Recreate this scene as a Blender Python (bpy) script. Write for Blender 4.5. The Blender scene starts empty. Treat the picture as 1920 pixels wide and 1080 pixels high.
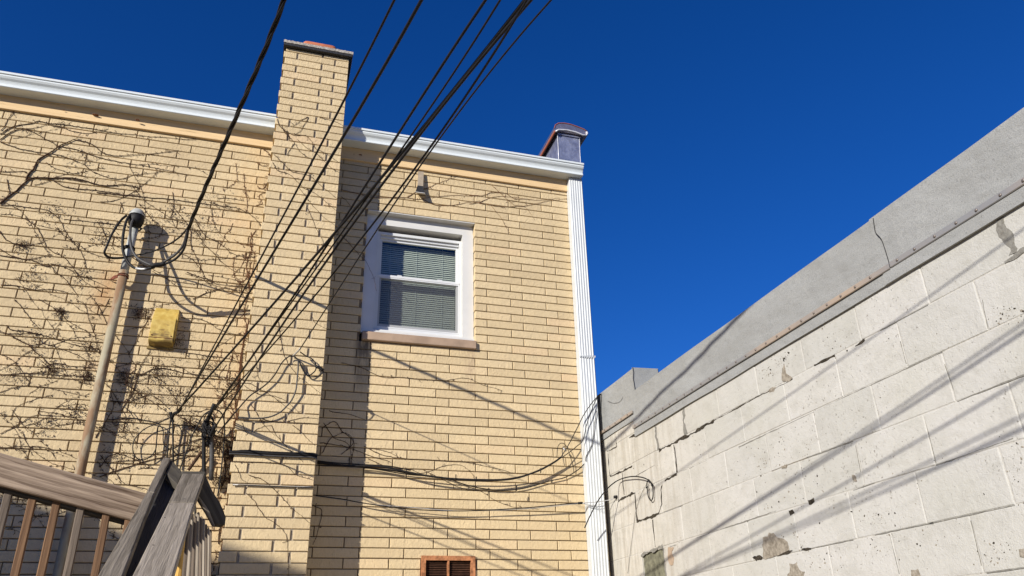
import bpy, bmesh, math, random
from mathutils import Vector, Matrix, noise

scene = bpy.context.scene
random.seed(7)

# ---------------------------------------------------------------- camera
CAM = Vector((-1.5533, -5.5576, -3.8405))          # metres; the wall's top course is z = 0
RIGHT = Vector((0.9562238711837161, -0.29153878370454006, -0.025318881778335564))
UP = Vector((-0.10409079329446755, -0.4197153810683064, 0.9016674030073477))
FWD = Vector((0.27349774209261096, 0.8595604321342181, 0.43168836975239433))
FOC = 1468.7
cd = bpy.data.cameras.new('camera')
cam = bpy.data.objects.new('camera', cd)
scene.collection.objects.link(cam)
cd.sensor_width = 36
cd.lens = FOC / 1920 * 36
cd.clip_start = 0.05
cd.clip_end = 2000
m = Matrix((RIGHT, UP, -FWD)).transposed().to_4x4()
m.translation = CAM
cam.matrix_world = m
scene.camera = cam

# ---------------------------------------------------------------- sky, sun, exposure
SUN = Vector((1.2, 1.0, -0.57))                     # the way the light travels
w = bpy.data.worlds.new('World')
scene.world = w
w.use_nodes = True
wt = w.node_tree
sky = wt.nodes.new('ShaderNodeTexSky')
sky.sky_type = 'NISHITA'
sky.sun_disc = False
sky.sun_elevation = math.asin(0.57 / SUN.length)
sky.sun_rotation = math.atan2(-1.2, -1.0)
sky.altitude = 300
sky.air_density = 1.0
sky.dust_density = 0.15
sky.ozone_density = 6.0
tintn = wt.nodes.new('ShaderNodeMix')
tintn.data_type = 'RGBA'
tintn.blend_type = 'MULTIPLY'
tintn.inputs[0].default_value = 1
tintn.inputs[7].default_value = (0.615, 0.612, 0.87, 1)      # the deep blue of a dry winter sky
hs = wt.nodes.new('ShaderNodeHueSaturation')
hs.inputs['Saturation'].default_value = 1.13
wt.links.new(sky.outputs[0], tintn.inputs[6])
wt.links.new(tintn.outputs[2], hs.inputs['Color'])
wt.links.new(hs.outputs[0], wt.nodes['Background'].inputs[0])
wt.nodes['Background'].inputs[1].default_value = 0.105
sd = bpy.data.lights.new('sun', 'SUN')
so = bpy.data.objects.new('sun', sd)
scene.collection.objects.link(so)
sd.energy = 5.0
sd.angle = math.radians(0.5)
sd.color = (1.0, 0.95, 0.86)
so.rotation_euler = SUN.to_track_quat('-Z', 'Y').to_euler()
so.location = (-8, -8, 6)
scene.view_settings.view_transform = 'Standard'
scene.view_settings.look = 'None'
scene.view_settings.gamma = 1
scene.view_settings.use_curve_mapping = False
scene.view_settings.exposure = 0.35
scene.cycles.max_bounces = 6
scene.cycles.transparent_max_bounces = 12

# ---------------------------------------------------------------- measures
COURSE = 0.2032 / 3        # a brick course
BRICK = 0.3048             # a brick and its joint
JOINT = 0.0066
CHIM = 0.30                # how far the chimney stands out
XW = 0.925                 # face of the block wall
BLOCK, BROW = 0.4064, 0.2032
ZB = -2.5797
GROUND = -5.45


def ray(px, py):
    return RIGHT * ((px - 960) / FOC) + UP * ((540 - py) / FOC) + FWD


def on_y(px, py, y=0.0):
    d = ray(px, py)
    return CAM + d * ((y - CAM.y) / d.y)


def on_x(px, py, x=XW):
    d = ray(px, py)
    return CAM + d * ((x - CAM.x) / d.x)


def on_plane(px, py, p, n):
    d = ray(px, py)
    return CAM + d * ((p - CAM).dot(n) / d.dot(n))


# ---------------------------------------------------------------- materials
def lin(r, g, b):
    f = lambda c: (c / 255 / 12.92) if c / 255 <= 0.04045 else ((c / 255 + 0.055) / 1.055) ** 2.4
    return (f(r), f(g), f(b), 1)


class NT:
    """small helper round a material's node tree"""
    def __init__(self, name, rough=0.8, metal=0.0, spec=0.3):
        self.m = bpy.data.materials.new(name)
        self.m.use_nodes = True
        self.t = self.m.node_tree
        self.b = self.t.nodes['Principled BSDF']
        self.b.inputs['Roughness'].default_value = rough
        self.b.inputs['Metallic'].default_value = metal
        self.b.inputs['Specular IOR Level'].default_value = spec
        self.geo = None

    def n(self, kind, **kw):
        nd = self.t.nodes.new('ShaderNode' + kind)
        for k, v in kw.items():
            if k.startswith('i_'):
                key = k[2:]
                key = int(key) if key.isdigit() else key.replace('_', ' ')
                self.put(nd.inputs[key], v)
            else:
                setattr(nd, k, v)
        return nd

    def put(self, sock, v):
        if hasattr(v, 'is_output') or isinstance(v, bpy.types.NodeSocket):
            self.t.links.new(v, sock)
        else:
            sock.default_value = v

    def pos(self):
        if not self.geo:
            self.geo = self.n('NewGeometry')
        return self.geo.outputs['Position']

    def obj(self):
        return self.n('TexCoord').outputs['Object']

    def scale(self, vec, s):
        nd = self.n('Mapping')
        self.put(nd.inputs['Vector'], vec)
        nd.inputs['Scale'].default_value = s
        return nd.outputs[0]

    def noise(self, vec, scale, detail=3.0, rough=0.55, dist=0.0):
        nd = self.n('TexNoise')
        self.put(nd.inputs['Vector'], vec)
        nd.inputs['Scale'].default_value = scale
        nd.inputs['Detail'].default_value = detail
        nd.inputs['Roughness'].default_value = rough
        nd.inputs['Distortion'].default_value = dist
        return nd.outputs['Fac']

    def voro(self, vec, scale, feature='F1', out='Distance', rand=1.0):
        nd = self.n('TexVoronoi', feature=feature)
        self.put(nd.inputs['Vector'], vec)
        nd.inputs['Scale'].default_value = scale
        nd.inputs['Randomness'].default_value = rand
        return nd.outputs[out]

    def ramp(self, v, a, b, lo=0.0, hi=1.0):
        nd = self.n('MapRange', clamp=True)
        self.put(nd.inputs['Value'], v)
        nd.inputs['From Min'].default_value = a
        nd.inputs['From Max'].default_value = b
        nd.inputs['To Min'].default_value = lo
        nd.inputs['To Max'].default_value = hi
        return nd.outputs['Result']

    def math(self, op, a, b=0.0):
        nd = self.n('Math', operation=op)
        self.put(nd.inputs[0], a)
        self.put(nd.inputs[1], b)
        return nd.outputs[0]

    def mix(self, f, a, b, blend='MIX'):
        nd = self.n('Mix', data_type='RGBA', blend_type=blend)
        self.put(nd.inputs[0], f)
        self.put(nd.inputs[6], a)
        self.put(nd.inputs[7], b)
        return nd.outputs[2]

    def sep(self, v):
        nd = self.n('SeparateXYZ')
        self.put(nd.inputs[0], v)
        return nd.outputs

    def rand(self):
        a = self.n('Attribute', attribute_name='tint').outputs['Fac']
        r = self.n('ObjectInfo').outputs['Random']
        return self.math('FRACT', self.math('ADD', self.math('MULTIPLY', a, 7.13), r))

    def band(self, v, c, half, soft):
        """1 inside |v-c|<half, fading over soft"""
        d = self.math('ABSOLUTE', self.math('SUBTRACT', v, c))
        return self.ramp(d, half, half + soft, 1, 0)

    def bump(self, h, dist, strength=1.0, prev=None):
        nd = self.n('Bump')
        self.put(nd.inputs['Height'], h)
        nd.inputs['Distance'].default_value = dist
        nd.inputs['Strength'].default_value = strength
        if prev is not None:
            self.put(nd.inputs['Normal'], prev)
        return nd.outputs[0]

    def done(self, col, normal=None, rough=None):
        self.put(self.b.inputs['Base Color'], col)
        if normal is not None:
            self.put(self.b.inputs['Normal'], normal)
        if rough is not None:
            self.put(self.b.inputs['Roughness'], rough)
        return self.m


def plain(name, col, rough=0.6, metal=0.0, spec=0.3, var=0.15, sc=30, bump=0.0):
    t = NT(name, rough, metal, spec)
    p = t.pos()
    f = t.noise(p, sc, 4)
    c = t.mix(t.ramp(f, 0.3, 0.7), tuple(x * (1 - var) for x in col[:3]) + (1,), tuple(min(1, x * (1 + var)) for x in col[:3]) + (1,))
    return t.done(c, t.bump(f, bump) if bump else None)


def mat_brick():
    t = NT('yellow_brick', 0.88, 0, 0.25)
    p = t.pos()
    s = t.sep(p)
    r = t.rand()
    a = t.mix(r, (0.535, 0.413, 0.24, 1), (0.65, 0.51, 0.302, 1))
    mott = t.noise(p, 9, 4)
    a = t.mix(t.ramp(mott, 0.35, 0.7, 0, 0.35), a, (0.50, 0.395, 0.245, 1))
    # rare darker or pinker bricks
    a = t.mix(t.ramp(r, 0.93, 1.0, 0, 0.35), a, (0.55, 0.35, 0.2, 1))
    # darker tone in the hollows of the rough face
    rug = t.noise(t.scale(p, (1.0, 1.0, 0.55)), 95, 3, 0.6, 1.2)
    a = t.mix(t.ramp(rug, 0.52, 0.30, 0, 0.22), a, (0.30, 0.22, 0.12, 1))
    # rust-orange stain down the inner corner of the chimney, above and below
    n1 = t.noise(t.scale(p, (1, 1, 0.5)), 7, 4)
    m1 = t.math('MULTIPLY', t.band(s[0], -1.90, 0.07, 0.16), t.ramp(n1, 0.38, 0.6))
    m1 = t.math('MULTIPLY', m1, t.ramp(s[1], -0.2, -0.1))
    a = t.mix(t.math('MULTIPLY', m1, 0.18), a, (0.60, 0.34, 0.12, 1))
    # rust round the pipe clamp
    d = t.n('VectorMath', operation='DISTANCE')
    t.put(d.inputs[0], t.scale(p, (1, 1, 0.45)))
    d.inputs[1].default_value = (-2.76, 0, -1.47 * 0.45)
    t_r = t.math('MULTIPLY', t.ramp(d.outputs['Value'], 0.03, 0.15, 1, 0), t.ramp(n1, 0.3, 0.6))
    a = t.mix(t.math('MULTIPLY', t_r, 0.55), a, (0.42, 0.20, 0.07, 1))
    # soot streaks below the two ends of the window sill
    n2 = t.noise(t.scale(p, (9, 9, 1.6)), 5, 4)
    z1 = t.math('MULTIPLY', t.ramp(s[2], -2.15, -1.65), t.ramp(s[2], -1.62, -1.63, 0, 1))
    m2 = t.math('MULTIPLY', t.math('MULTIPLY', t.band(s[0], -0.965, 0.03, 0.05), t.ramp(n2, 0.3, 0.55)), z1)
    a = t.mix(t.math('MULTIPLY', m2, 0.85), a, (0.07, 0.055, 0.045, 1))
    m3 = t.math('MULTIPLY', t.math('MULTIPLY', t.band(s[0], -0.14, 0.02, 0.03), t.ramp(n2, 0.35, 0.6)), z1)
    a = t.mix(t.math('MULTIPLY', m3, 0.5), a, (0.30, 0.2, 0.14, 1))
    # grime on the lower courses of the left wall
    m4 = t.math('MULTIPLY', t.ramp(t.noise(p, 3.1, 5), 0.5, 0.72), t.ramp(s[0], -1.8, -2.4))
    a = t.mix(t.math('MULTIPLY', m4, 0.30), a, (0.33, 0.25, 0.15, 1))
    big = t.noise(t.scale(p, (1, 1, 0.7)), 38, 2, 0.5, 0.8)
    nm = t.bump(big, 0.007, 0.65)
    nm = t.bump(rug, 0.0042, 0.9, nm)
    return t.done(a, nm)


def mat_mortar(name, c1, c2):
    t = NT(name, 0.95, 0, 0.1)
    p = t.pos()
    f = t.noise(p, 60, 5)
    c = t.mix(t.ramp(f, 0.3, 0.7), c1, c2)
    return t.done(c, t.bump(f, 0.004))


def mat_block():
    t = NT('painted_block', 0.82, 0, 0.25)
    p = t.pos()
    s = t.sep(p)
    r = t.rand()
    a = t.mix(r, (0.45, 0.44, 0.405, 1), (0.51, 0.495, 0.46, 1))
    big = t.noise(p, 2.2, 5)
    a = t.mix(t.ramp(big, 0.4, 0.7, 0, 0.5), a, (0.43, 0.42, 0.36, 1))
    # yellower towards the far end
    a = t.mix(t.math('MULTIPLY', t.ramp(s[1], -1.9, -0.2), 0.45), a, (0.56, 0.51, 0.42, 1))
    # chipped specks: density varies
    dens = t.noise(p, 1.35, 3)
    wob = t.n('TexNoise')
    t.put(wob.inputs['Vector'], p)
    wob.inputs['Scale'].default_value = 70
    wob.inputs['Detail'].default_value = 3
    wadd = t.n('VectorMath', operation='MULTIPLY_ADD')
    t.put(wadd.inputs[0], wob.outputs['Color'])
    wadd.inputs[1].default_value = (0.022, 0.022, 0.022)
    t.put(wadd.inputs[2], p)
    pw = wadd.outputs[0]
    sp = t.voro(t.scale(pw, (1, 1.1, 0.8)), 62, 'F1', 'Distance', 1.0)
    th = t.ramp(dens, 0.36, 0.68, 0.02, 0.23)
    d = t.math('SUBTRACT', sp, th)
    mask = t.ramp(d, -0.02, 0.03, 1, 0)
    gate = t.ramp(t.noise(p, 26, 3), 0.46, 0.56)
    mask = t.math('MULTIPLY', mask, gate)
    a = t.mix(t.math('MULTIPLY', mask, 0.62), a, (0.19, 0.165, 0.13, 1))
    sp2 = t.voro(t.scale(pw, (1, 1, 1.25)), 21, 'F1', 'Distance', 1.0)
    d2 = t.math('SUBTRACT', sp2, t.ramp(t.noise(p, 1.9, 2), 0.5, 0.7, -0.02, 0.085))
    m2 = t.ramp(d2, -0.01, 0.015, 1, 0)
    a = t.mix(t.math('MULTIPLY', m2, 0.7), a, (0.19, 0.165, 0.13, 1))
    gr = t.noise(t.scale(p, (1, 1, 1.5)), 6.5, 6, 0.7, 0.6)
    a = t.mix(t.ramp(gr, 0.47, 0.76, 0, 0.42), a, (0.29, 0.275, 0.23, 1))
    # hairline dirty scuffs
    sc = t.noise(t.scale(p, (1, 2.6, 0.9)), 17, 6, 0.7, 1.5)
    a = t.mix(t.math('MULTIPLY', t.ramp(sc, 0.60, 0.70), t.ramp(dens, 0.38, 0.6, 0.10, 0.42)), a, (0.27, 0.25, 0.21, 1))
    # vertical soot wash near the far corner
    wash = t.noise(t.scale(p, (1, 8, 0.9)), 3.5, 5)
    a = t.mix(t.math('MULTIPLY', t.ramp(wash, 0.46, 0.72, 0, 0.6), t.ramp(s[1], -1.7, -0.6)), a, (0.30, 0.26, 0.2, 1))
    por = t.noise(p, 160, 3, 0.6)
    med = t.noise(p, 34, 5, 0.65)
    nm = t.bump(t.math('SUBTRACT', med, t.math('MULTIPLY', mask, 0.6)), 0.007, 0.55)
    nm = t.bump(por, 0.003, 0.55, nm)
    return t.done(a, nm)


def mat_wood(name, dark, light, ring=9.0, knots=0.0, bumpd=0.002, streak=26.0, rough=0.85):
    """grain runs along the object's own X"""
    t = NT(name, rough, 0, 0.2)
    o = t.obj()
    rnd = t.n('ObjectInfo').outputs['Random']
    off = t.n('VectorMath', operation='ADD')
    t.put(off.inputs[0], o)
    cmb = t.n('CombineXYZ')
    t.put(cmb.inputs[0], t.math('MULTIPLY', rnd, 37.0))
    t.put(cmb.inputs[1], t.math('MULTIPLY', rnd, 11.0))
    t.put(off.inputs[1], cmb.outputs[0])
    v = off.outputs[0]
    g1 = t.noise(t.scale(v, (0.55, ring, ring)), 3.4, 5, 0.55, 0.5)
    wv = t.n('TexWave', wave_type='BANDS', bands_direction='Y', wave_profile='SAW')
    t.put(wv.inputs['Vector'], t.scale(v, (0.35, 1, 1)))
    wv.inputs['Scale'].default_value = 9
    wv.inputs['Distortion'].default_value = 5
    wv.inputs['Detail'].default_value = 3
    wv.inputs['Detail Scale'].default_value = 0.8
    g2 = t.noise(t.scale(v, (0.9, streak, streak)), 7, 4, 0.6)
    f = t.math('ADD', t.math('MULTIPLY', t.ramp(g1, 0.3, 0.7), 0.45), t.math('MULTIPLY', wv.outputs['Fac'], 0.3))
    f = t.math('ADD', f, t.math('MULTIPLY', t.ramp(g2, 0.3, 0.75), 0.35))
    c = t.mix(t.ramp(f, 0.15, 0.95), dark, light)
    crack = t.ramp(t.noise(t.scale(v, (0.8, 34, 34)), 5, 2), 0.31, 0.25)
    c = t.mix(t.math('MULTIPLY', crack, 0.8), c, tuple(x * 0.25 for x in dark[:3]) + (1,))
    if knots:
        kn = t.voro(t.scale(v, (0.9, 4, 4)), knots, 'F1')
        c = t.mix(t.ramp(kn, 0.10, 0.04, 0, 0.8), c, tuple(x * 0.5 for x in dark[:3]) + (1,))
    nm = t.bump(t.math('SUBTRACT', f, crack), bumpd, 0.8)
    return t.done(c, nm)


M = {}
M['brick'] = mat_brick()
M['mortar'] = mat_mortar('mortar', (0.15, 0.11, 0.065, 1), (0.25, 0.185, 0.12, 1))
M['mortar_grey'] = mat_mortar('chimney_mortar', (0.26, 0.22, 0.165, 1), (0.40, 0.345, 0.26, 1))
M['block'] = mat_block()
M['joint_paint'] = mat_mortar('painted_joint', (0.42, 0.40, 0.355, 1), (0.52, 0.50, 0.455, 1))
M['crack'] = mat_mortar('open_joint_dirt', (0.02, 0.017, 0.013, 1), (0.075, 0.062, 0.046, 1))
M['grey_crack'] = mat_mortar('grey_patch_mortar', (0.16, 0.15, 0.13, 1), (0.26, 0.25, 0.22, 1))
M['bare'] = mat_mortar('bare_block', (0.17, 0.145, 0.11, 1), (0.36, 0.32, 0.26, 1))
M['pine'] = mat_wood('new_pine', (0.60, 0.42, 0.22, 1), (0.72, 0.53, 0.30, 1), 7, 0, 0.0006, 18, 0.7)
M['knot'] = plain('pine_knot', (0.17, 0.07, 0.03, 1), 0.7, var=0.5, sc=120)
M['knot_light'] = plain('pine_knot_light', (0.45, 0.25, 0.1, 1), 0.7, var=0.3, sc=120)
M['rail'] = mat_wood('weathered_rail', (0.085, 0.052, 0.033, 1), (0.50, 0.385, 0.28, 1), 9, 1.6, 0.003)
M['grey_wood'] = mat_wood('grey_weathered_wood', (0.085, 0.07, 0.052, 1), (0.28, 0.24, 0.19, 1), 10, 0, 0.004)
M['weathered'] = mat_wood('pale_weathered_wood', (0.16, 0.135, 0.105, 1), (0.42, 0.36, 0.29, 1), 13, 0, 0.004)
M['rail_knot'] = plain('rail_knot', (0.20, 0.10, 0.055, 1), .8, var=.35, sc=90)
M['stringer_shade'] = mat_wood('painted_shade_plank', (0.03, 0.028, 0.028, 1), (0.07, 0.066, 0.064, 1), 9, 0, 0.004)  # near-black colour paints the shade in the gap between the planks
M['dark_wood'] = mat_wood('dark_and_shade_wood', (0.035, 0.03, 0.024, 1), (0.10, 0.088, 0.07, 1), 9, 0, 0.004)  # dark colour also carries the painted shade of undersides and the falling cap
M['baluster'] = mat_wood('baluster_wood', (0.075, 0.04, 0.024, 1), (0.24, 0.14, 0.075, 1), 12, 0, 0.003)
M['baluster_grey'] = mat_wood('baluster_grey', (0.09, 0.07, 0.055, 1), (0.22, 0.175, 0.135, 1), 12, 0, 0.003)
M['fresh_wood'] = mat_wood('fresh_wood', (0.50, 0.29, 0.07, 1), (0.70, 0.46, 0.15, 1), 12, 0, 0.001)
M['white_metal'] = plain('white_gutter_enamel', (0.66, 0.70, 0.70, 1), 0.34, 0, 0.5, 0.03, 6, 0.0008)
M['spout'] = plain('white_spout_enamel', (0.53, 0.55, 0.55, 1), 0.4, 0, 0.4, 0.05, 5, 0.0008)
M['dark_rust'] = plain('dark_rust', (0.15, 0.05, 0.03, 1), 0.9, 0, 0.2, 0.4, 60, 0.002)
M['white_trim'] = plain('white_trim_enamel', (0.59, 0.58, 0.55, 1), 0.4, 0, 0.5, 0.04, 8)
M['white_vinyl'] = plain('white_vinyl', (0.60, 0.605, 0.60, 1), 0.3, 0, 0.5, 0.03, 8)
M['sill'] = plain('limestone_sill', (0.33, 0.235, 0.165, 1), 0.9, var=0.18, sc=9, bump=0.002)
M['cable'] = plain('black_cable', (0.011, 0.010, 0.010, 1), 0.6, 0, 0.25, 0.3, 40)
M['cable_grey'] = plain('grey_cable', (0.055, 0.052, 0.05, 1), 0.55, 0, 0.35, 0.3, 40)
M['wire'] = plain('pale_wire', (0.45, 0.44, 0.42, 1), 0.5, 0.3, 0.5, 0.2, 60)
M['stem'] = plain('vine_stem', (0.06, 0.034, 0.022, 1), 0.9, 0, 0.1, 0.4, 25)
M['stem_red'] = plain('red_vine_stem', (0.13, 0.06, 0.03, 1), 0.9, 0, 0.1, 0.4, 25)
M['rust'] = plain('rusty_steel', (0.36, 0.155, 0.07, 1), 0.85, 0.1, 0.2, 0.5, 35, 0.002)
M['tar'] = plain('black_tar', (0.02, 0.02, 0.022, 1), 0.6, 0, 0.4, 0.4, 50, 0.004)
M['cement_edge'] = plain('cap_edge_cement', (0.34, 0.31, 0.27, 1), 0.9, 0, 0.2, 0.4, 70, 0.006)
M['terracotta'] = plain('terracotta_flue', (0.45, 0.145, 0.07, 1), 0.8, 0, 0.3, 0.2, 20, 0.002)
M['dark'] = plain('dark_inside', (0.012, 0.011, 0.01, 1), 0.9)
M['plaster'] = plain('room_plaster', (0.4, 0.4, 0.38, 1), 0.9)
M['galv'] = plain('galvanised_bar', (0.36, 0.37, 0.385, 1), 0.55, 0.35, 0.5, 0.12, 14)
M['screw'] = plain('screw_head', (0.22, 0.19, 0.17, 1), 0.5, 0.6)
M['steel_grey'] = plain('grey_conduit_cap', (0.36, 0.365, 0.34, 1), 0.55, 0.05, 0.5, 0.2, 40)
M['blind'] = plain('blind_slat', (0.55, 0.55, 0.50, 1), 0.55, 0, 0.3, 0.05, 5)
M['asphalt'] = plain('asphalt', (0.09, 0.08, 0.066, 1), 0.95, 0, 0.1, 0.25, 3, 0.01)
M['concrete'] = plain('concrete_ground', (0.31, 0.25, 0.165, 1), 0.95, 0, 0.1, 0.2, 2, 0.005)
M['shade_building'] = plain('shade_building_grey', (0.35, 0.35, 0.34, 1), 0.8)
M['strap_paint'] = plain('strap_tan_paint', (0.33, 0.27, 0.20, 1), 0.7)


def mat_bar():
    t = NT('termination_bar', 0.5, 0.25, 0.5)
    p = t.pos()
    f = t.noise(t.scale(p, (1, 1, 0.2)), 0.9, 2)
    c = t.mix(t.ramp(f, 0.42, 0.56), (0.27, 0.275, 0.28, 1), (0.46, 0.36, 0.27, 1))
    f2 = t.noise(p, 20, 4)
    c = t.mix(t.ramp(f2, 0.3, 0.8, 0, 0.3), c, (0.32, 0.27, 0.23, 1))
    return t.done(c)


M['bar'] = mat_bar()


def mat_felt():
    t = NT('mineral_roof_felt', 0.9, 0, 0.15)
    p = t.pos()
    g = t.voro(p, 330, 'F1', 'Color')
    g2 = t.noise(p, 210, 2)
    big = t.noise(t.scale(p, (1, 1, 1.4)), 2.6, 3)
    c = t.mix(t.ramp(g2, 0.3, 0.7), (0.245, 0.25, 0.245, 1), (0.355, 0.355, 0.34, 1))
    c = t.mix(t.ramp(big, 0.35, 0.7, 0, 0.35), c, (0.215, 0.215, 0.20, 1))
    dk = t.noise(p, 95, 1)
    c = t.mix(t.ramp(dk, 0.66, 0.74, 0, 0.35), c, (0.11, 0.105, 0.10, 1))
    nm = t.bump(t.noise(t.scale(p, (1, 1, 1.8)), 5.5, 2), 0.03, 0.5)
    nm = t.bump(g2, 0.003, 0.6, nm)
    return t.done(c, nm)


M['felt'] = mat_felt()


def mat_pipe():
    t = NT('rusty_conduit', 0.75, 0.0, 0.25)
    p = t.pos()
    s = t.sep(p)
    f = t.noise(t.scale(p, (1, 1, 0.25)), 16, 5, 0.6)
    c = t.mix(t.ramp(f, 0.35, 0.7), (0.29, 0.25, 0.165, 1), (0.41, 0.365, 0.26, 1))
    low = t.ramp(s[2], -1.35, -2.7, 0.06, 0.15)
    th = t.math('ADD', t.noise(t.scale(p, (1, 1, 0.3)), 11, 5, 0.6), low)
    c = t.mix(t.ramp(th, 0.53, 0.66, 0, 0.85), c, (0.22, 0.12, 0.06, 1))
    return t.done(c, t.bump(f, 0.002))


M['pipe'] = mat_pipe()


def mat_yellow():
    t = NT('yellow_box_paint', 0.55, 0, 0.4)
    p = t.pos()
    f = t.noise(p, 22, 4)
    c = t.mix(t.ramp(f, 0.35, 0.7), (0.44, 0.29, 0.06, 1), (0.58, 0.43, 0.12, 1))
    s = t.sep(p)
    low = t.math('ADD', t.noise(t.scale(p, (1, 1, 2)), 14, 4), t.ramp(s[2], -1.66, -1.82, -0.1, 0.2))
    c = t.mix(t.ramp(low, 0.52, 0.66, 0, 0.8), c, (0.12, 0.07, 0.02, 1))
    return t.done(c, t.bump(f, 0.004))


M['yellow'] = mat_yellow()


def mat_lead():
    t = NT('dull_lead_flashing', 0.35, 0.6, 0.5)
    p = t.pos()
    f = t.noise(p, 14, 5)
    c = t.mix(t.ramp(f, 0.35, 0.7), (0.24, 0.26, 0.36, 1), (0.44, 0.46, 0.56, 1))
    return t.done(c, t.bump(f, 0.01))


M['lead'] = mat_lead()
M['copper_brown'] = plain('brown_metal_coping', (0.58, 0.50, 0.47, 1), 0.24, 0.85, 0.5, 0.3, 12, 0.003)
M['seal_highlight'] = plain('sealant_and_highlight', (0.6, 0.6, 0.62, 1), 0.4, 0.2)  # pale sealant, and the painted highlight on the coping lip
M['tile_red'] = plain('clay_coping_edge', (0.28, 0.085, 0.05, 1), 0.8)


def mat_glass():
    mm = bpy.data.materials.new('window_glass')
    mm.use_nodes = True
    t = mm.node_tree
    t.nodes.remove(t.nodes['Principled BSDF'])
    tr = t.nodes.new('ShaderNodeBsdfTransparent')
    tr.inputs[0].default_value = (0.80, 0.86, 0.82, 1)
    gl = t.nodes.new('ShaderNodeBsdfGlossy')
    gl.inputs['Roughness'].default_value = 0.02
    mx = t.nodes.new('ShaderNodeMixShader')
    mx.inputs[0].default_value = 0.11
    t.links.new(tr.outputs[0], mx.inputs[1])
    t.links.new(gl.outputs[0], mx.inputs[2])
    t.links.new(mx.outputs[0], t.nodes['Material Output'].inputs[0])
    return mm


def mat_screen():
    mm = bpy.data.materials.new('insect_screen')
    mm.use_nodes = True
    t = mm.node_tree
    b = t.nodes['Principled BSDF']
    b.inputs['Base Color'].default_value = (0.10, 0.095, 0.09, 1)
    tr = t.nodes.new('ShaderNodeBsdfTransparent')
    mx = t.nodes.new('ShaderNodeMixShader')
    mx.inputs[0].default_value = 0.30
    t.links.new(tr.outputs[0], mx.inputs[1])
    t.links.new(b.outputs[0], mx.inputs[2])
    t.links.new(mx.outputs[0], t.nodes['Material Output'].inputs[0])
    return mm


M['glass'] = mat_glass()
M['screen'] = mat_screen()


# ---------------------------------------------------------------- object helpers
def link(o, parent=None):
    scene.collection.objects.link(o)
    if parent:
        o.parent = parent
        o.matrix_parent_inverse = Matrix.Identity(4)
        o.location = o.location - wpos(parent)
    return o


def wpos(o):
    v = Vector(o.location)
    while o.parent:
        o = o.parent
        v += o.location
    return v


def thing(name, label, cat, loc=(0, 0, 0), group=None):
    o = bpy.data.objects.new(name, None)
    o.empty_display_size = 0.1
    o.location = loc
    scene.collection.objects.link(o)
    return tag(o, label, cat, group)


def tag(o, label, cat, group=None):
    o['label'] = label
    o['category'] = cat
    if group:
        o['group'] = group
    return o


class MB:
    """collects shapes and links them as one mesh object"""
    def __init__(self):
        self.v = []
        self.f = []
        self.s = []
        self.t = []

    def add(self, vs, fs, smooth=False, tint=0.0):
        b = len(self.v)
        self.v += [Vector(x) for x in vs]
        self.f += [tuple(i + b for i in f) for f in fs]
        self.s += [smooth] * len(fs)
        self.t += [tint] * len(vs)
        return self

    def box(self, x0, x1, y0, y1, z0, z1):
        x0, x1 = min(x0, x1), max(x0, x1)
        y0, y1 = min(y0, y1), max(y0, y1)
        z0, z1 = min(z0, z1), max(z0, z1)
        vs = [(x, y, z) for x in (x0, x1) for y in (y0, y1) for z in (z0, z1)]
        fs = [(0, 1, 3, 2), (4, 6, 7, 5), (0, 4, 5, 1), (2, 3, 7, 6), (0, 2, 6, 4), (1, 5, 7, 3)]
        return self.add(vs, fs)

    def tube(self, pts, r, sides=6, smooth=True, caps=True):
        pts = [Vector(p) for p in pts]
        rs = r if isinstance(r, (list, tuple)) else [r] * len(pts)
        vs, fs = [], []
        n = None
        for i, p in enumerate(pts):
            a = pts[max(i - 1, 0)]
            b = pts[min(i + 1, len(pts) - 1)]
            d = (b - a)
            d = d.normalized() if d.length > 1e-9 else Vector((0, 0, 1))
            if n is None:
                n = d.orthogonal().normalized()
            else:
                n = (n - d * n.dot(d))
                n = n.normalized() if n.length > 1e-6 else d.orthogonal().normalized()
            bn = d.cross(n)
            for k in range(sides):
                an = 2 * math.pi * k / sides
                vs.append(p + (n * math.cos(an) + bn * math.sin(an)) * rs[i])
        for i in range(len(pts) - 1):
            for k in range(sides):
                k2 = (k + 1) % sides
                fs.append((i * sides + k, i * sides + k2, (i + 1) * sides + k2, (i + 1) * sides + k))
        if caps:
            fs.append(tuple(reversed(range(sides))))
            fs.append(tuple((len(pts) - 1) * sides + k for k in range(sides)))
        return self.add(vs, fs, smooth)

    def prism(self, poly, off):
        """a flat polygon and its copy moved by off"""
        n = len(poly)
        off = Vector(off)
        poly = [Vector(p) for p in poly]
        vs = poly + [p + off for p in poly]
        fs = [tuple(range(n)), tuple(reversed(range(n, 2 * n)))]
        fs += [(i, i + n, (i + 1) % n + n, (i + 1) % n) for i in range(n)]
        return self.add(vs, fs)

    def mesh(self, name, mat, origin=(0, 0, 0), fix=True):
        me = bpy.data.meshes.new(name)
        o = Vector(origin)
        me.from_pydata([v - o for v in self.v], [], self.f)
        me.materials.append(mat)
        me.polygons.foreach_set('use_smooth', self.s)
        if any(self.t):
            at = me.attributes.new('tint', 'FLOAT', 'POINT')
            at.data.foreach_set('value', self.t)
        if fix:
            bm = bmesh.new()
            bm.from_mesh(me)
            bmesh.ops.recalc_face_normals(bm, faces=bm.faces)
            bm.to_mesh(me)
            bm.free()
        me.update()
        return me

    def build(self, name, mat, parent=None, origin=None, kind=None):
        if origin is None:
            lo = Vector([min(v[i] for v in self.v) for i in range(3)])
            hi = Vector([max(v[i] for v in self.v) for i in range(3)])
            origin = Vector(((lo.x + hi.x) / 2, (lo.y + hi.y) / 2, lo.z))
        o = bpy.data.objects.new(name, self.mesh(name, mat, origin))
        o.location = origin
        link(o, parent)
        if kind:
            o['kind'] = kind
        return o


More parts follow.
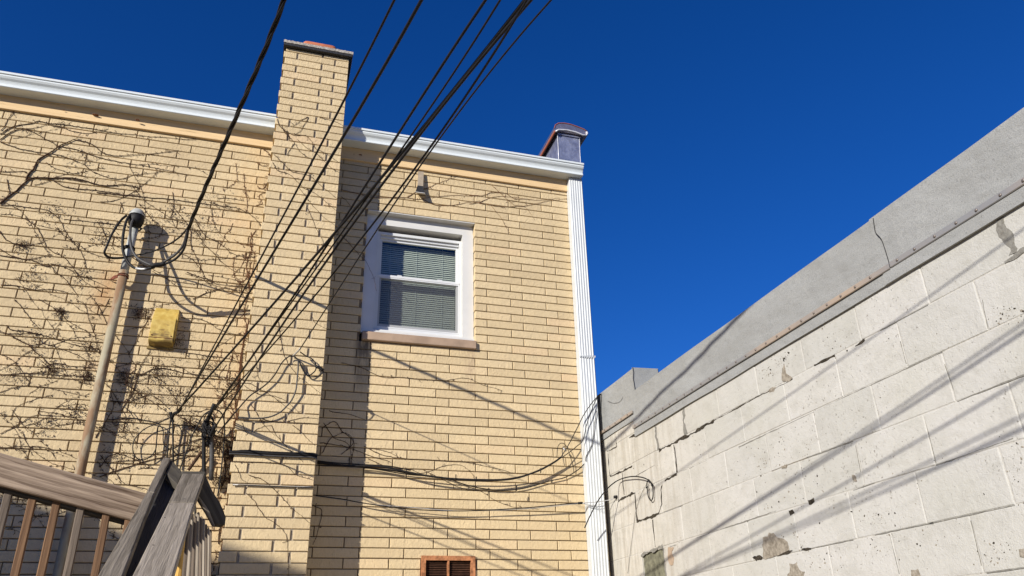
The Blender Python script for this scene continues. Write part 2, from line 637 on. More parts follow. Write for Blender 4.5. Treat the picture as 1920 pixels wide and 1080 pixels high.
def box(name, mat, x0, x1, y0, y1, z0, z1, parent=None, bevel=0.0, kind=None):
    mb = MB().box(x0, x1, y0, y1, z0, z1)
    o = mb.build(name, mat, parent, kind=kind)
    if bevel:
        bm = bmesh.new()
        bm.from_mesh(o.data)
        bmesh.ops.bevel(bm, geom=list(bm.edges), offset=bevel, segments=1, affect='EDGES')
        bm.to_mesh(o.data)
        bm.free()
    return o


def board(name, mat, a, b, face, width, thick, parent=None, bevel=0.003):
    """a board from a to b; its broad face looks along face; object X runs along it"""
    a, b = Vector(a), Vector(b)
    x = (b - a).normalized()
    f = Vector(face)
    z = (f - x * f.dot(x)).normalized()
    y = z.cross(x)
    ln = (b - a).length
    me = bpy.data.meshes.new(name)
    bm = bmesh.new()
    bmesh.ops.create_cube(bm, size=1)
    bmesh.ops.scale(bm, vec=(ln, width, thick), verts=bm.verts)
    if bevel:
        bmesh.ops.bevel(bm, geom=list(bm.edges), offset=bevel, segments=1, affect='EDGES')
    if ln > 0.8:
        pass
    bm.to_mesh(me)
    bm.free()
    me.materials.append(mat)
    o = bpy.data.objects.new(name, me)
    mt = Matrix((x, y, z)).transposed()
    o.rotation_mode = 'QUATERNION'
    o.rotation_quaternion = mt.to_quaternion()
    o.location = (a + b) / 2 - z * thick / 2
    return link(o, parent)


def smooth_path(pts, n=6):
    """Catmull-Rom through pts"""
    pts = [Vector(p) for p in pts]
    if len(pts) < 3:
        return pts
    P = [pts[0] * 2 - pts[1]] + pts + [pts[-1] * 2 - pts[-2]]
    out = []
    for i in range(1, len(P) - 2):
        p0, p1, p2, p3 = P[i - 1:i + 3]
        for k in range(n):
            t = k / n
            out.append(0.5 * ((2 * p1) + (p2 - p0) * t + (2 * p0 - 5 * p1 + 4 * p2 - p3) * t * t + (3 * p1 - p0 - 3 * p2 + p3) * t ** 3))
    out.append(pts[-1])
    return out


# ================================================================ GROUND
g = MB().add([(-300, -300, GROUND), (300, -300, GROUND), (300, 300, GROUND), (-300, 300, GROUND)], [(0, 1, 2, 3)])
o = g.build('ground', M['asphalt'])
o['kind'] = 'structure'
g = MB().box(-9, XW - 0.01, -9, 0.005, GROUND, GROUND + 0.004)
o = g.build('pavement', M['concrete'])
o['kind'] = 'structure'

# ================================================================ BRICK HOUSE
house = thing('brick_house', 'pale yellow brick house wall with chimney, white gutter and one small window', 'house', (-1.5, 0, GROUND))
WALL_R, WALL_L = 0.905, -5.2
CX0, CX1 = -1.785, -1.262
OPX0, OPX1, OPZ0, OPZ1 = -0.995, -0.1016, -1.5565 - COURSE, -7 * COURSE   # window opening with its sill
VX0, VX1, VZ1 = -0.49, -0.113, -3.163                                     # rusty vent
VZ0 = VZ1 - 0.30
MY = 0.0115                                                                # mortar sits this far back


def wall_backing(name, x0, x1, y, depth, z0, z1, holes, parent, mat):
    xs = sorted({x0, x1} | {h[0] for h in holes} | {h[1] for h in holes})
    zs = sorted({z0, z1} | {h[2] for h in holes} | {h[3] for h in holes})
    mb = MB()
    for i in range(len(xs) - 1):
        for j in range(len(zs) - 1):
            cx, cz = (xs[i] + xs[i + 1]) / 2, (zs[j] + zs[j + 1]) / 2
            if any(h[0] < cx < h[1] and h[2] < cz < h[3] for h in holes):
                continue
            mb.add([(xs[i], y, zs[j]), (xs[i + 1], y, zs[j]), (xs[i + 1], y, zs[j + 1]), (xs[i], y, zs[j + 1])], [(0, 1, 2, 3)])
    for h in holes:   # reveals
        a, b, c, d = h
        mb.add([(a, y, c), (a, y + depth, c), (a, y + depth, d), (a, y, d)], [(0, 1, 2, 3)])
        mb.add([(b, y, c), (b, y + depth, c), (b, y + depth, d), (b, y, d)], [(0, 1, 2, 3)])
        mb.add([(a, y, c), (b, y, c), (b, y + depth, c), (a, y + depth, c)], [(0, 1, 2, 3)])
        mb.add([(a, y, d), (b, y, d), (b, y + depth, d), (a, y + depth, d)], [(0, 1, 2, 3)])
    return mb.build(name, mat, parent, origin=((x0 + x1) / 2, y, z0))


wall_right = wall_backing('wall', CX1 - 0.02, WALL_R - 0.008, MY, 0.2, GROUND, 0.10,
                          [(OPX0 - 0.006, OPX1 + 0.006, OPZ0, OPZ1 + 0.004), (VX0, VX1, VZ0, VZ1)], house, M['mortar'])
wall_left = wall_backing('wall', WALL_L, CX0 + 0.02, MY, 0.2, GROUND, 0.10, [], house, M['mortar'])
# the rest of the building behind the face: sides, back and roof
body = MB()
yb0, yb1 = 0.212, 9.0
body.add([(WALL_R - 0.008, MY, GROUND), (WALL_R - 0.008, yb1, GROUND), (WALL_R - 0.008, yb1, 0.10), (WALL_R - 0.008, MY, 0.10)], [(0, 1, 2, 3)])
body.add([(WALL_L, MY, GROUND), (WALL_L, yb1, GROUND), (WALL_L, yb1, 0.10), (WALL_L, MY, 0.10)], [(0, 1, 2, 3)])
body.add([(WALL_L, yb1, GROUND), (WALL_R - .008, yb1, GROUND), (WALL_R - .008, yb1, 0.10), (WALL_L, yb1, 0.10)], [(0, 1, 2, 3)])
body.build('side_wall', M['mortar'], house, origin=(-2, 5, GROUND))
box('roof', M['tar'], WALL_L, WALL_R - 0.01, -0.012, yb1, 0.101, 0.16, house)

# ---- bricks
brick_jobs = []        # (x0, x1, y, z0, z1, depth, parent, facing)


def lay(x0, x1, y, row_lo, row_hi, shift, odd_u, even_u, parent, holes=(), gap_head=JOINT, top=None, depth=0.09):
    for n in range(row_lo, row_hi):
        z1 = -(n - 1 + shift) * COURSE - JOINT / 2
        z0 = -(n + shift) * COURSE + JOINT / 2
        if top is not None:
            if z0 > top - 0.012:
                continue
            z1 = min(z1, top)
        ph = (odd_u if n % 2 else even_u) * BRICK
        k = math.floor((x0 - ph) / BRICK)
        while ph + k * BRICK < x1:
            a = ph + k * BRICK + gap_head / 2
            b = ph + (k + 1) * BRICK - gap_head / 2
            k += 1
            segs = [(max(a, x0), min(b, x1))]
            zc = (z0 + z1) / 2
            for (ha, hb, hc, hd) in holes:
                if hc < zc < hd:
                    out = []
                    for s0, s1 in segs:
                        if s1 <= ha or s0 >= hb:
                            out.append((s0, s1))
                        else:
                            if s0 < ha:
                                out.append((s0, ha))
                            if s1 > hb:
                                out.append((hb, s1))
                    segs = out
            for s0, s1 in segs:
                if s1 - s0 > 0.018:
                    brick_jobs.append((s0, s1, y, z0, z1, depth, parent))


GB = -3.62     # bricks are laid down to just below the picture, plainly further down
LOWROW = int(-GROUND / COURSE)
lay(CX1 + 0.004, WALL_R, 0.0, 1, LOWROW, 0, 0.0, -1 / 3, wall_right,
    [(OPX0, OPX1, OPZ0 + 0.004, OPZ1 - 0.002), (VX0 - .004, VX1 + .004, VZ0, VZ1)], top=0.06)
lay(WALL_L, CX0 - 0.004, 0.0, 1, LOWROW, -0.38 + 1 - 1 + 0.0, 0.15, 0.84, wall_left, top=0.06)
# chimney
chimney = box('chimney', M['mortar_grey'], CX0 + 0.014, CX1 - 0.009, -CHIM + 0.011, 0.9, GROUND, 0.775, house)
lay(CX0, CX1, -CHIM, -11, LOWROW, 0, -4.84, -4.495, chimney, gap_head=0.017, top=0.775)


def brick_verts(x0, x1, y, z0, z1, depth, c=0.0028):
    vs = [(x0, y + c, z0), (x1, y + c, z0), (x1, y + c, z1), (x0, y + c, z1),
          (x0 + c, y, z0 + c), (x1 - c, y, z0 + c), (x1 - c, y, z1 - c), (x0 + c, y, z1 - c),
          (x0, y + depth, z0), (x1, y + depth, z0), (x1, y + depth, z1), (x0, y + depth, z1)]
    fs = [(4, 5, 6, 7), (0, 1, 5, 4), (1, 2, 6, 5), (2, 3, 7, 6), (3, 0, 4, 7),
          (0, 8, 9, 1), (1, 9, 10, 2), (2, 10, 11, 3), (3, 11, 8, 0)]
    return vs, fs


def in_view(p, mx=60):
    d = Vector(p) - CAM
    z = d.dot(FWD)
    if z < 0.1:
        return None
    x = 960 + FOC * d.dot(RIGHT) / z
    y = 540 - FOC * d.dot(UP) / z
    if -mx < x < 1920 + mx and -mx < y < 1080 + mx:
        return x, y, z
    return None


ranked = []
for i, j in enumerate(brick_jobs):
    v = in_view(((j[0] + j[1]) / 2, j[2], (j[3] + j[4]) / 2), 10)
    size = (j[1] - j[0]) * (j[4] - j[3]) / v[2] ** 2 if v else -1
    ranked.append((size, i))
ranked.sort(reverse=True)
single = {i for s, i in ranked[:300] if s > 0}
mesh_cache = {}
rest = {}
for i, (x0, x1, y, z0, z1, depth, parent) in enumerate(brick_jobs):
    dy = random.uniform(-0.0012, 0.0012)
    dz = random.uniform(-0.0008, 0.0008)
    if i in single:
        key = (round(x1 - x0, 3), round(z1 - z0, 3))
        if key not in mesh_cache:
            vs, fs = brick_verts(-key[0] / 2, key[0] / 2, 0, -key[1] / 2, key[1] / 2, depth)
            mesh_cache[key] = MB().add(vs, fs).mesh('brick', M['brick'])
        o = bpy.data.objects.new('brick', mesh_cache[key])
        o.location = ((x0 + x1) / 2, y + dy, (z0 + z1) / 2 + dz)
        o.rotation_euler = (random.uniform(-.008, .008), random.uniform(-.0022, .0022), random.uniform(-.003, .003))
        link(o, parent)
    else:
        vs, fs = brick_verts(x0, x1, y + dy, z0 + dz, z1 + dz, depth)
        rest.setdefault(parent, MB()).add(vs, fs, tint=random.random() + 0.001)
for parent, mb in rest.items():
    o = mb.build('bricks', M['brick'], parent, kind='stuff')

# the chimney's crown
YC = -CHIM
cap = box('chimney_cap', M['tar'], -1.792, -1.237, YC - 0.036, 0.93, 0.776, 0.812, house, 0.002)
mb = MB()
n = 40
for i in range(n):                     # ragged cement lip along the cap's front
    a = -1.796 + i * (0.563 / n)
    b = a + 0.563 / n
    t1, t2 = (noise.noise(Vector((i * .7, 0, 0))) * .006, noise.noise(Vector((i * .7 + .7, 0, 0))) * .006)
    mb.add([(a, YC - .040, .800 + t1), (b, YC - .040, .800 + t2), (b, YC - .040, .826 + t2), (a, YC - .040, .826 + t1),
            (a, .93, .812), (b, .93, .812), (b, .93, .826 + t2), (a, .93, .826 + t1)],
           [(0, 1, 2, 3), (3, 2, 6, 7), (4, 5, 1, 0), (5, 4, 7, 6)])
mb.build('cap_lip', M['cement_edge'], cap)
# clay flue liner: rounded square tube
mb = MB()
fx, fy, hw, hr = -1.507, 0.02, 0.142, 0.04
ring = []
for cx, cy, a0 in ((1, 1, 0), (-1, 1, 90), (-1, -1, 180), (1, -1, 270)):
    for k in range(4):
        a = math.radians(a0 + k * 30)
        ring.append((fx + cx * (hw - hr) + math.cos(a) * hr, fy + cy * (hw - hr) + math.sin(a) * hr))
nr = len(ring)
vs = [(x, y, .80) for x, y in ring] + [(x, y, 1.050) for x, y in ring] + \
     [(fx + (x - fx) * .84, fy + (y - fy) * .84, 1.068) for x, y in ring] + [(fx + (x - fx) * .84, fy + (y - fy) * .84, .85) for x, y in ring]
fs = []
for r_ in range(3):
    fs += [(r_ * nr + i, r_ * nr + (i + 1) % nr, (r_ + 1) * nr + (i + 1) % nr, (r_ + 1) * nr + i) for i in range(nr)]
mb.add(vs, fs, True)
mb.build('flue_liner', M['terracotta'], house)

# ---- eaves: pine board and white gutters
ZG0, ZG1 = 0.083, 0.190
YB = -0.022


def gutter(x0, x1, name='gutter', cap_right=False):
    prof = [(YB - 0.001, 0.086), (-0.125, ZG0), (-0.131, ZG0 + 0.004), (-0.131, ZG0 + 0.013), (-0.126, ZG0 + 0.016), (-0.128, ZG0 + 0.034),
            (-0.137, ZG0 + 0.050), (-0.151, ZG0 + 0.062), (-0.160, ZG0 + 0.076), (-0.160, ZG0 + 0.089), (-0.169, ZG0 + 0.091),
            (-0.171, ZG0 + 0.107), (-0.158, ZG0 + 0.108), (-0.156, ZG0 + 0.094), (-0.150, ZG0 + 0.088), (-0.120, ZG0 + 0.01), (YB - 0.003, ZG0 + 0.01)]
    mb = MB()
    segs = max(2, int((x1 - x0) / 0.35))
    vs = []
    for i in range(segs + 1):
        x = x0 + (x1 - x0) * i / segs
        wob = noise.noise(Vector((x * 1.7, 3, 0))) * 0.0018
        vs += [(x, y + (wob if y < -0.05 else 0), z + wob * .6) for y, z in prof]
    k = len(prof)
    fs = []
    for i in range(segs):
        for j in range(k - 1):
            fs.append((i * k + j, (i + 1) * k + j, (i + 1) * k + j + 1, i * k + j + 1))
    mb.add(vs, fs)
    g_ = mb.build(name, M['white_metal'], house)
    if cap_right:
        mb = MB()
        mb.prism([(x1, y, z) for y, z in prof[:12]] + [(x1, YB - .001, ZG1)], (0.0035, 0, 0))
        mb.build('end_cap', M['white_metal'], g_)
    return g_


gutter(WALL_L, CX0 - 0.002)
gutter(CX1 + 0.002, 0.868, cap_right=True)
pine_l = board('eaves_board', M['pine'], (WALL_L, YB, 0.030), (CX0 - 0.002, YB, 0.030), (0, -1, 0), 0.128, 0.021, house, 0.0015)
pine_r = board('eaves_board', M['pine'], (CX1 + 0.002, YB, 0.032), (0.79, YB, 0.032), (0, -1, 0), 0.128, 0.021, house, 0.0015)
# straight wood packing behind the board, so nothing shows through above the top course
box('wall_plate', M['dark_wood'], WALL_L, WALL_R - .01, YB + .023, 0.009, 0.064, 0.0995, house)


def knot(px, py, rx, rz, mat, parent):
    c = on_y(px, py, YB - 0.0005)
    mb = MB()
    n = 14
    vs = [(c.x + math.cos(2 * math.pi * i / n) * rx * random.uniform(.85, 1.12), c.y, c.z + math.sin(2 * math.pi * i / n) * rz * random.uniform(.85, 1.12)) for i in range(n)]
    mb.prism(vs, (0, 0.002, 0))
    mb.build('knot', mat, parent)


knot(181, 211, .024, .014, M['knot'], pine_l)
knot(261, 219.5, .016, .012, M['knot'], pine_l)
knot(122, 202, .006, .006, M['knot'], pine_l)
knot(447, 261, .019, .013, M['knot_light'], pine_l)
knot(676, 287, .013, .013, M['knot'], pine_r)
knot(664, 286, .006, .008, M['knot'], pine_r)
knot(912, 332, .019, .016, M['knot_light'], pine_r)

# hanging strap under the board
mb = MB()
pts = [on_y(784.5, 321, -0.03), on_y(794.5, 322, -0.03), on_y(793.5, 349, -0.05), on_y(783, 347.5, -0.05)]
mb.prism(pts, (0, 0.012, 0))
strap = mb.build('strap', M['strap_paint'], house)
pts = [on_y(783, 347.5, -0.05), on_y(793.5, 349, -0.05), on_y(795, 361.5, -0.075), on_y(779.5, 359, -0.075)]
mb = MB().prism(pts, (0, 0.010, 0.004))
mb.build('strap_end', M['tar'], strap)
pts = [on_y(779, 359.2, -0.078), on_y(796, 361.5, -0.078), on_y(800, 366.5, -0.0), on_y(782, 362, -0.0)]
MB().prism(pts, (0, 0.0, -0.004)).build('strap_lip', M['white_trim'], strap)

# ---- downspout with vertical corrugations
dsx0, dsx1 = 0.748, 0.876
prof = []
prof += [(dsx0, -0.004), (dsx0, -0.070), (dsx0 + 0.008, -0.078)]
nc = 5
wv = (dsx1 - dsx0 - 0.016) / nc
for i in range(nc):
    a = dsx0 + 0.008 + i * wv
    prof += [(a + wv * 0.15, -0.078), (a + wv * 0.35, -0.0752), (a + wv * 0.65, -0.0752), (a + wv * 0.85, -0.078)]
prof += [(dsx1 - 0.008, -0.078), (dsx1, -0.070), (dsx1, -0.004)]
seen = []
for p in prof:
    if not seen or (abs(p[0] - seen[-1][0]) + abs(p[1] - seen[-1][1])) > 1e-5:
        seen.append(p)
prof = seen


def spout(z_top, z_bot, dx_top, dx_bot, grow, name, parent):
    mb = MB()
    k = len(prof)
    cx = (dsx0 + dsx1) / 2
    vs = []
    rows = 10
    for i in range(rows + 1):
        t = i / rows
        z = z_top + (z_bot - z_top) * t
        dx = dx_top + (dx_bot - dx_top) * t + noise.noise(Vector((z * 1.3, 9, 0))) * 0.0012
        vs += [(cx + (x - cx) * grow + dx, (y + 0.04) * grow - 0.04, z) for x, y in prof]
    fs = [(i * k + j, i * k + j + 1, (i + 1) * k + j + 1, (i + 1) * k + j) for i in range(rows) for j in range(k - 1)]
    mb.add(vs, fs)
    return mb.build(name, M['spout'], parent)


ds = spout(0.083, -1.66, 0.009, -0.003, 1.0, 'downspout', house)
spout(-1.640, -5.35, -0.003, -0.022, 1.035, 'lower_length', ds)
# crimped sleeve at the joint
mb = MB()
for i in range(14):
    a = dsx0 - 0.006 + i * (dsx1 - dsx0 + 0.010) / 14
    z = -1.632 + (0.006 if i % 2 else -0.004)
    mb.box(a, a + 0.0085, -0.0845, -0.0815, z - 0.008, z + 0.008)
mb.build('crimp', M['spout'], ds)

# ---- window
win = bpy.data.objects.new('window', None)
win.empty_display_size = 0.1
win.location = (-0.55, 0.05, -1.5565)
link(win, house)
YC1 = 0.045
YH1 = 0.058
ox0, ox1, oz1 = OPX0 + 0.001, OPX1 - 0.001, OPZ1 - 0.003
oz0 = -1.553
FX0, FX1, FZ0, FZ1 = -0.893, -0.183, -1.476, -0.606      # vinyl frame outline
FY = 0.112
mb = MB()
# casing wrapped in sheet: jambs, head and their returns back to the frame
jl, jr = -0.898, -0.192
hd = -0.572
mb.add([(ox0, YC1, oz0), (jl, YC1, oz0), (jl, YC1, hd), (ox0, YC1, hd)], [(0, 1, 2, 3)])
mb.add([(jl, YC1, oz0 + .05), (jl, FY + .02, oz0 + .05), (jl, FY + .02, hd), (jl, YC1, hd)], [(0, 1, 2, 3)])
mb.build('casing', M['white_trim'], win)
mb = MB()
mb.add([(jr, YC1, oz0), (ox1, YC1, oz0), (ox1, YC1, hd), (jr, YC1, hd)], [(0, 1, 2, 3)])
mb.add([(jr, YC1, oz0 + .05), (jr, FY + .02, oz0 + .05), (jr, FY + .02, hd), (jr, YC1, hd)], [(0, 1, 2, 3)])
mb.build('casing', M['white_trim'], win)
mb = MB()
# head: sheet band, proud lit strip, soffit
mb.add([(ox0, YH1, hd), (ox1, YH1, hd), (ox1, YH1, oz1), (ox0, YH1, oz1)], [(0, 1, 2, 3)])
mb.add([(ox0, YH1, hd), (ox1, YH1, hd), (ox1, FY + .05, hd), (ox0, FY + .05, hd)], [(0, 1, 2, 3)])
mb.box(ox0, ox1, -0.003, YH1 - .001, oz1 - 0.008, oz1 - .002)
mb.build('head_casing', M['white_trim'], win)
mb = MB()
mb.add([(jl + .002, YC1 + .006, oz0 + .052), (jr - .002, YC1 + .006, oz0 + .052), (jr - .002, FY + .03, FZ0 - .004), (jl + .002, FY + .03, FZ0 - .004)], [(0, 1, 2, 3)])
mb.add([(jl + .0, YC1 - .022, oz0 + .006), (jr, YC1 - .022, oz0 + .006), (jr, YC1 + .006, oz0 + .052), (jl, YC1 + .006, oz0 + .052)], [(0, 1, 2, 3)])
mb.box(ox0, ox1, YC1 - .026, YC1 - .002, oz0 + .002, oz0 + .028)
mb.build('sub_sill', M['white_trim'], win)


def frame(name, x0, x1, z0, z1, wdt, y0, y1, mat, parent, bot=None):
    bot = wdt if bot is None else bot
    mb = MB()
    mb.box(x0, x0 + wdt, y0, y1, z0, z1)
    mb.box(x1 - wdt, x1, y0, y1, z0, z1)
    mb.box(x0 + wdt, x1 - wdt, y0 + .0005, y1, z0, z0 + bot)
    mb.box(x0 + wdt, x1 - wdt, y0 + .0005, y1, z1 - wdt, z1)
    return mb.build(name, mat, parent)


frame('frame', FX0, FX1, FZ0, FZ1, 0.024, FY, FY + 0.07, M['white_vinyl'], win)
frame('head_stop', FX0 + .026, FX1 - .026, FZ1 - .046, FZ1 - .026, 0.009, FY + 0.018, FY + 0.06, M['white_vinyl'], win)
US = (-0.868, -0.208, -1.022, -0.652)
frame('upper_sash', US[0], US[1], US[2], US[3], 0.020, FY + 0.034, FY + 0.056, M['white_vinyl'], win, 0.024)
LS = (-0.868, -0.208, -1.452, -1.004)
frame('lower_sash', LS[0], LS[1], LS[2], LS[3], 0.022, FY + 0.008, FY + 0.032, M['white_vinyl'], win, 0.026)
box('meeting_rail', M['white_vinyl'], LS[0] - .006, LS[1] + .006, FY - 0.004, FY + 0.033, -1.018, -0.998, win, .001)
g1 = MB().add([(US[0] + .015, FY + .046, US[2] + .01), (US[1] - .015, FY + .046, US[2] + .01), (US[1] - .015, FY + .046, US[3] - .015), (US[0] + .015, FY + .046, US[3] - .015)], [(0, 1, 2, 3)])
g1.build('pane', M['glass'], win)
g2 = MB().add([(LS[0] + .015, FY + .022, LS[2] + .01), (LS[1] - .015, FY + .022, LS[2] + .01), (LS[1] - .015, FY + .022, LS[3] - .015), (LS[0] + .015, FY + .022, LS[3] - .015)], [(0, 1, 2, 3)])
g2.build('pane', M['glass'], win)
sc_ = MB().add([(LS[0] + .006, FY + .003, LS[2] + .002), (LS[1] - .006, FY + .003, LS[2] + .002), (LS[1] - .006, FY + .003, -1.02), (LS[0] + .006, FY + .003, -1.02)], [(0, 1, 2, 3)])
sc_.build('insect_screen', M['screen'], win)
frame('screen_frame', LS[0] - .002, LS[1] + .002, LS[2] - .006, -1.019, 0.009, FY - .002, FY + .006, M['white_vinyl'], win)
# blind: every slat a part, sharing one mesh
sx0, sx1 = US[0] + .008, US[1] - .012
sl = []
for k in range(5):
    t = -1 + k * 0.5
    sl.append((t * 0.0125, 0.0022 * (1 - t * t)))
vs = [(x, a * math.cos(.95) - h * math.sin(.95), a * math.sin(.95) + h * math.cos(.95)) for x in (-(sx1 - sx0) / 2, (sx1 - sx0) / 2) for a, h in sl]
fs = [(i, i + 1, i + 6, i + 5) for i in range(4)]
slat_me = MB().add(vs, fs, True).mesh('blind_slat', M['blind'])
zz = US[3] - .02
k = 0
while zz > -1.45:
    o = bpy.data.objects.new('blind_slat', slat_me)
    o.location = ((sx0 + sx1) / 2 + random.uniform(-.001, .001), FY + 0.100, zz)
    o.rotation_euler = (random.uniform(-.05, .05), random.uniform(-.002, .002), 0)
    link(o, win)
    zz -= 0.0182
    k += 1
mb = MB()
for xx in (-0.77, -0.55, -0.33):
    mb.tube([(xx, FY + .088, US[3] - .01), (xx, FY + .088, -1.45)], .0011, 4)
mb.build('blind_cord', M['white_vinyl'], win)
box('room_back', M['dark'], -1.2, 0.1, FY + 0.45, FY + 0.46, -1.8, -0.3, win)
for (a, b) in ((-1.05, -0.92), (-0.15, -0.04)):
    box('room_side', M['dark'], a, b, FY + 0.075, FY + 0.44, -1.75, -0.35, win)
box('room_top', M['dark'], -.91, -.16, FY + 0.075, FY + 0.44, -0.60, -0.45, win)
box('room_floor', M['dark'], -.91, -.16, FY + 0.075, FY + 0.44, -1.70, -1.50, win)
# latch and vent stops on the meeting rail
for px_ in (-0.70, -0.37):
    box('sash_lock', M['white_vinyl'], px_ - .018, px_ + .018, FY + .0, FY + .02, -.9975, -.989, win)
sill = box('window_sill', M['sill'], -0.984, -0.0985, -0.032, 0.12, -1.624, -1.5575, house, 0.004)

# ---- rusty vent at the bottom of the picture
vent = bpy.data.objects.new('wall_vent', None)
vent.empty_display_size = 0.1
vent.location = ((VX0 + VX1) / 2, 0, VZ0)
link(vent, house)
frame('vent_frame', VX0, VX1, VZ0, VZ1, 0.030, -0.016, 0.02, M['rust'], vent)
box('mullion', M['rust'], -0.308, -0.296, -0.012, 0.018, VZ0 + .0305, VZ1 - .0305, vent)
box('vent_dark', M['dark'], VX0 + .01, VX1 - .01, 0.06, 0.07, VZ0 + .01, VZ1 - .01, vent)
zz = VZ1 - .038
louv = MB().add([(-.5, -.006, -.004), (.5, -.006, -.004), (.5, .012, .003), (-.5, .012, .003),
                 (-.5, -.006, -.0052), (.5, -.006, -.0052), (.5, .012, .0018), (-.5, .012, .0018)],
                [(0, 1, 2, 3), (4, 5, 6, 7), (0, 1, 5, 4)]).mesh('louvre', M['rust'])
louv_dark = louv.copy()
louv_dark.materials[0] = plain('dark_rusty_louvre', (0.10, 0.045, 0.025, 1), 0.8, 0.1, var=.5)
while zz > VZ0 + .035:
    for a, b in ((VX0 + .031, -.309), (-.295, VX1 - .031)):
        o = bpy.data.objects.new('louvre', louv_dark)
        o.location = ((a + b) / 2, 0.012, zz)
        o.scale = (b - a, 1, 1)
        link(o, vent)
    zz -= 0.0115

# ---- end of the side parapet with its metal dressing, above the gutter
par = bpy.data.objects.new('parapet_end', None)
par.empty_display_size = 0.1
par.location = (0.81, 0.1, 0.16)
link(par, house)
mb = MB()
zt = 0.602
mb.add([(0.690, 0.0, 0.161), (0.905, 0.0, 0.161), (0.922, 0.0, zt), (0.700, 0.0, zt)], [(0, 1, 2, 3)])
mb.add([(0.692, 0.0, 0.161), (0.702, 0.0, zt), (0.702, 6.0, zt), (0.692, 6.0, 0.161)], [(0, 1, 2, 3)])
mb.add([(0.905, 0.0, 0.161), (0.922, 0.0, zt), (0.922, 6.0, zt), (0.905, 6.0, 0.161)], [(0, 1, 2, 3)])
mb.build('metal_dressing', M['lead'], par)
mb = MB()
mb.tube([(0.698, -0.003, .165), (0.7005, -.003, .40), (0.701, -.003, zt)], .0045, 5)
mb.tube([(0.908, -.003, .165), (0.914, -.003, .3), (0.915, -.003, .45), (0.922, -.003, zt)], .0028, 5)
mb.build('sealant_bead', M['seal_highlight'], par)
prof = [(0.672, zt - .012), (0.662, zt + .03), (0.672, zt + .07), (0.705, zt + .098), (0.76, zt + .110), (0.83, zt + .108), (0.90, zt + .094), (0.960, zt + .078), (0.993, zt + .058), (1.002, zt + .028), (0.985, zt + .002), (0.955, zt - .006), (0.93, zt + .012), (0.70, zt + .012)]
cp = MB().prism([(x, -0.035, z) for x, z in prof], (0, 6.0, 0))
cop = cp.build('coping_tile', M['copper_brown'], par)
cp = MB().tube([(x, -0.037, z) for x, z in prof[1:9]], .0045, 5)
cp.build('tile_rim', M['tile_red'], cop)
cp = MB().tube([(0.667, -0.03, zt + .0), (0.667, 6, zt + .0)], .014, 5)
cp.build('tile_edge', M['tile_red'], cop)
MB().tube([(x, -0.040, z) for x, z in ((.672, zt - .006), (.70, zt + .018), (.78, zt + .030), (.87, zt + .024), (.94, zt + .004), (.975, zt + .006), (.990, zt + .030), (.982, zt + .05))], .009, 7).build('highlight_lip', M['seal_highlight'], cop)  # bright rim added to stand in for the sun highlight on the coping
cp = MB()
for xa, xb in ((.70, .93),):
    cp.box(xa, xb, -.012, -.002, zt - .012, zt + .008)
cp.build('sealant_bead', M['lead'], par)

# ================================================================ BLOCK WALL
bw = thing('block_wall', 'off-white painted concrete block wall with peeling paint and grey felt coping', 'wall', (XW, -4, GROUND))
row_top = ZB + BROW                         # top of row 1
wall_core = MB()
yA, yB_ = 4.0, -16.0
hole = (on_x(1203, 1040).y, on_x(1242, 1026).y, -3.60, -3.20)     # boarded opening (y far, y near, z0, z1)
MX = XW + 0.0021
ys = sorted({yA, yB_, hole[0], hole[1]})
zs = sorted({GROUND, -1.93, hole[2], hole[3], -2.10})
for i in range(len(ys) - 1):
    for j in range(len(zs) - 1):
        cy, cz = (ys[i] + ys[i + 1]) / 2, (zs[j] + zs[j + 1]) / 2
        if hole[1] < cy < hole[0] and hole[2] < cz < hole[3]:
            continue
        if cz > -2.10 and cy < -0.62:
            continue
        wall_core.add([(MX, ys[i], zs[j]), (MX, ys[i + 1], zs[j]), (MX, ys[i + 1], zs[j + 1]), (MX, ys[i], zs[j + 1])], [(0, 1, 2, 3)])
wall_core.build('wall_core', M['joint_paint'], bw, origin=(MX, -4, GROUND))
phase = {0: .5, 1: 0.0, 2: 0.465, 3: 0.02, 4: 0.435, 5: 0.715, 6: 0.215, 7: .71, 8: .2}
Y0 = -3.7167
blocks = []
for k in range(0, 15):
    z1 = row_top - (k - 1) * BROW
    z0 = z1 - BROW
    ph = Y0 + phase.get(k, 0.2 if k % 2 == 0 else 0.7) * BLOCK
    i = -34
    while True:
        a = ph + i * BLOCK
        b = a + BLOCK
        i += 1
        if a > 3.2:
            break
        if b < -15.5:
            continue
        if k == 0 and a < -0.62:
            a = max(a, -0.60)
            if b - a < 0.05:
                continue
        ylo, yhi = a, b
        zc = (z0 + z1) / 2
        if z0 < hole[3] and z1 > hole[2] and ylo < hole[0] and yhi > hole[1]:
            for s0, s1 in ((ylo, min(yhi, hole[1])), (max(ylo, hole[0]), yhi)):
                if s1 - s0 > .03:
                    blocks.append((s0, s1, z0, z1))
            if z1 > hole[3]:
                blocks.append((max(ylo, hole[1]), min(yhi, hole[0]), hole[3], z1))
            continue
        blocks.append((ylo, yhi, z0, z1))


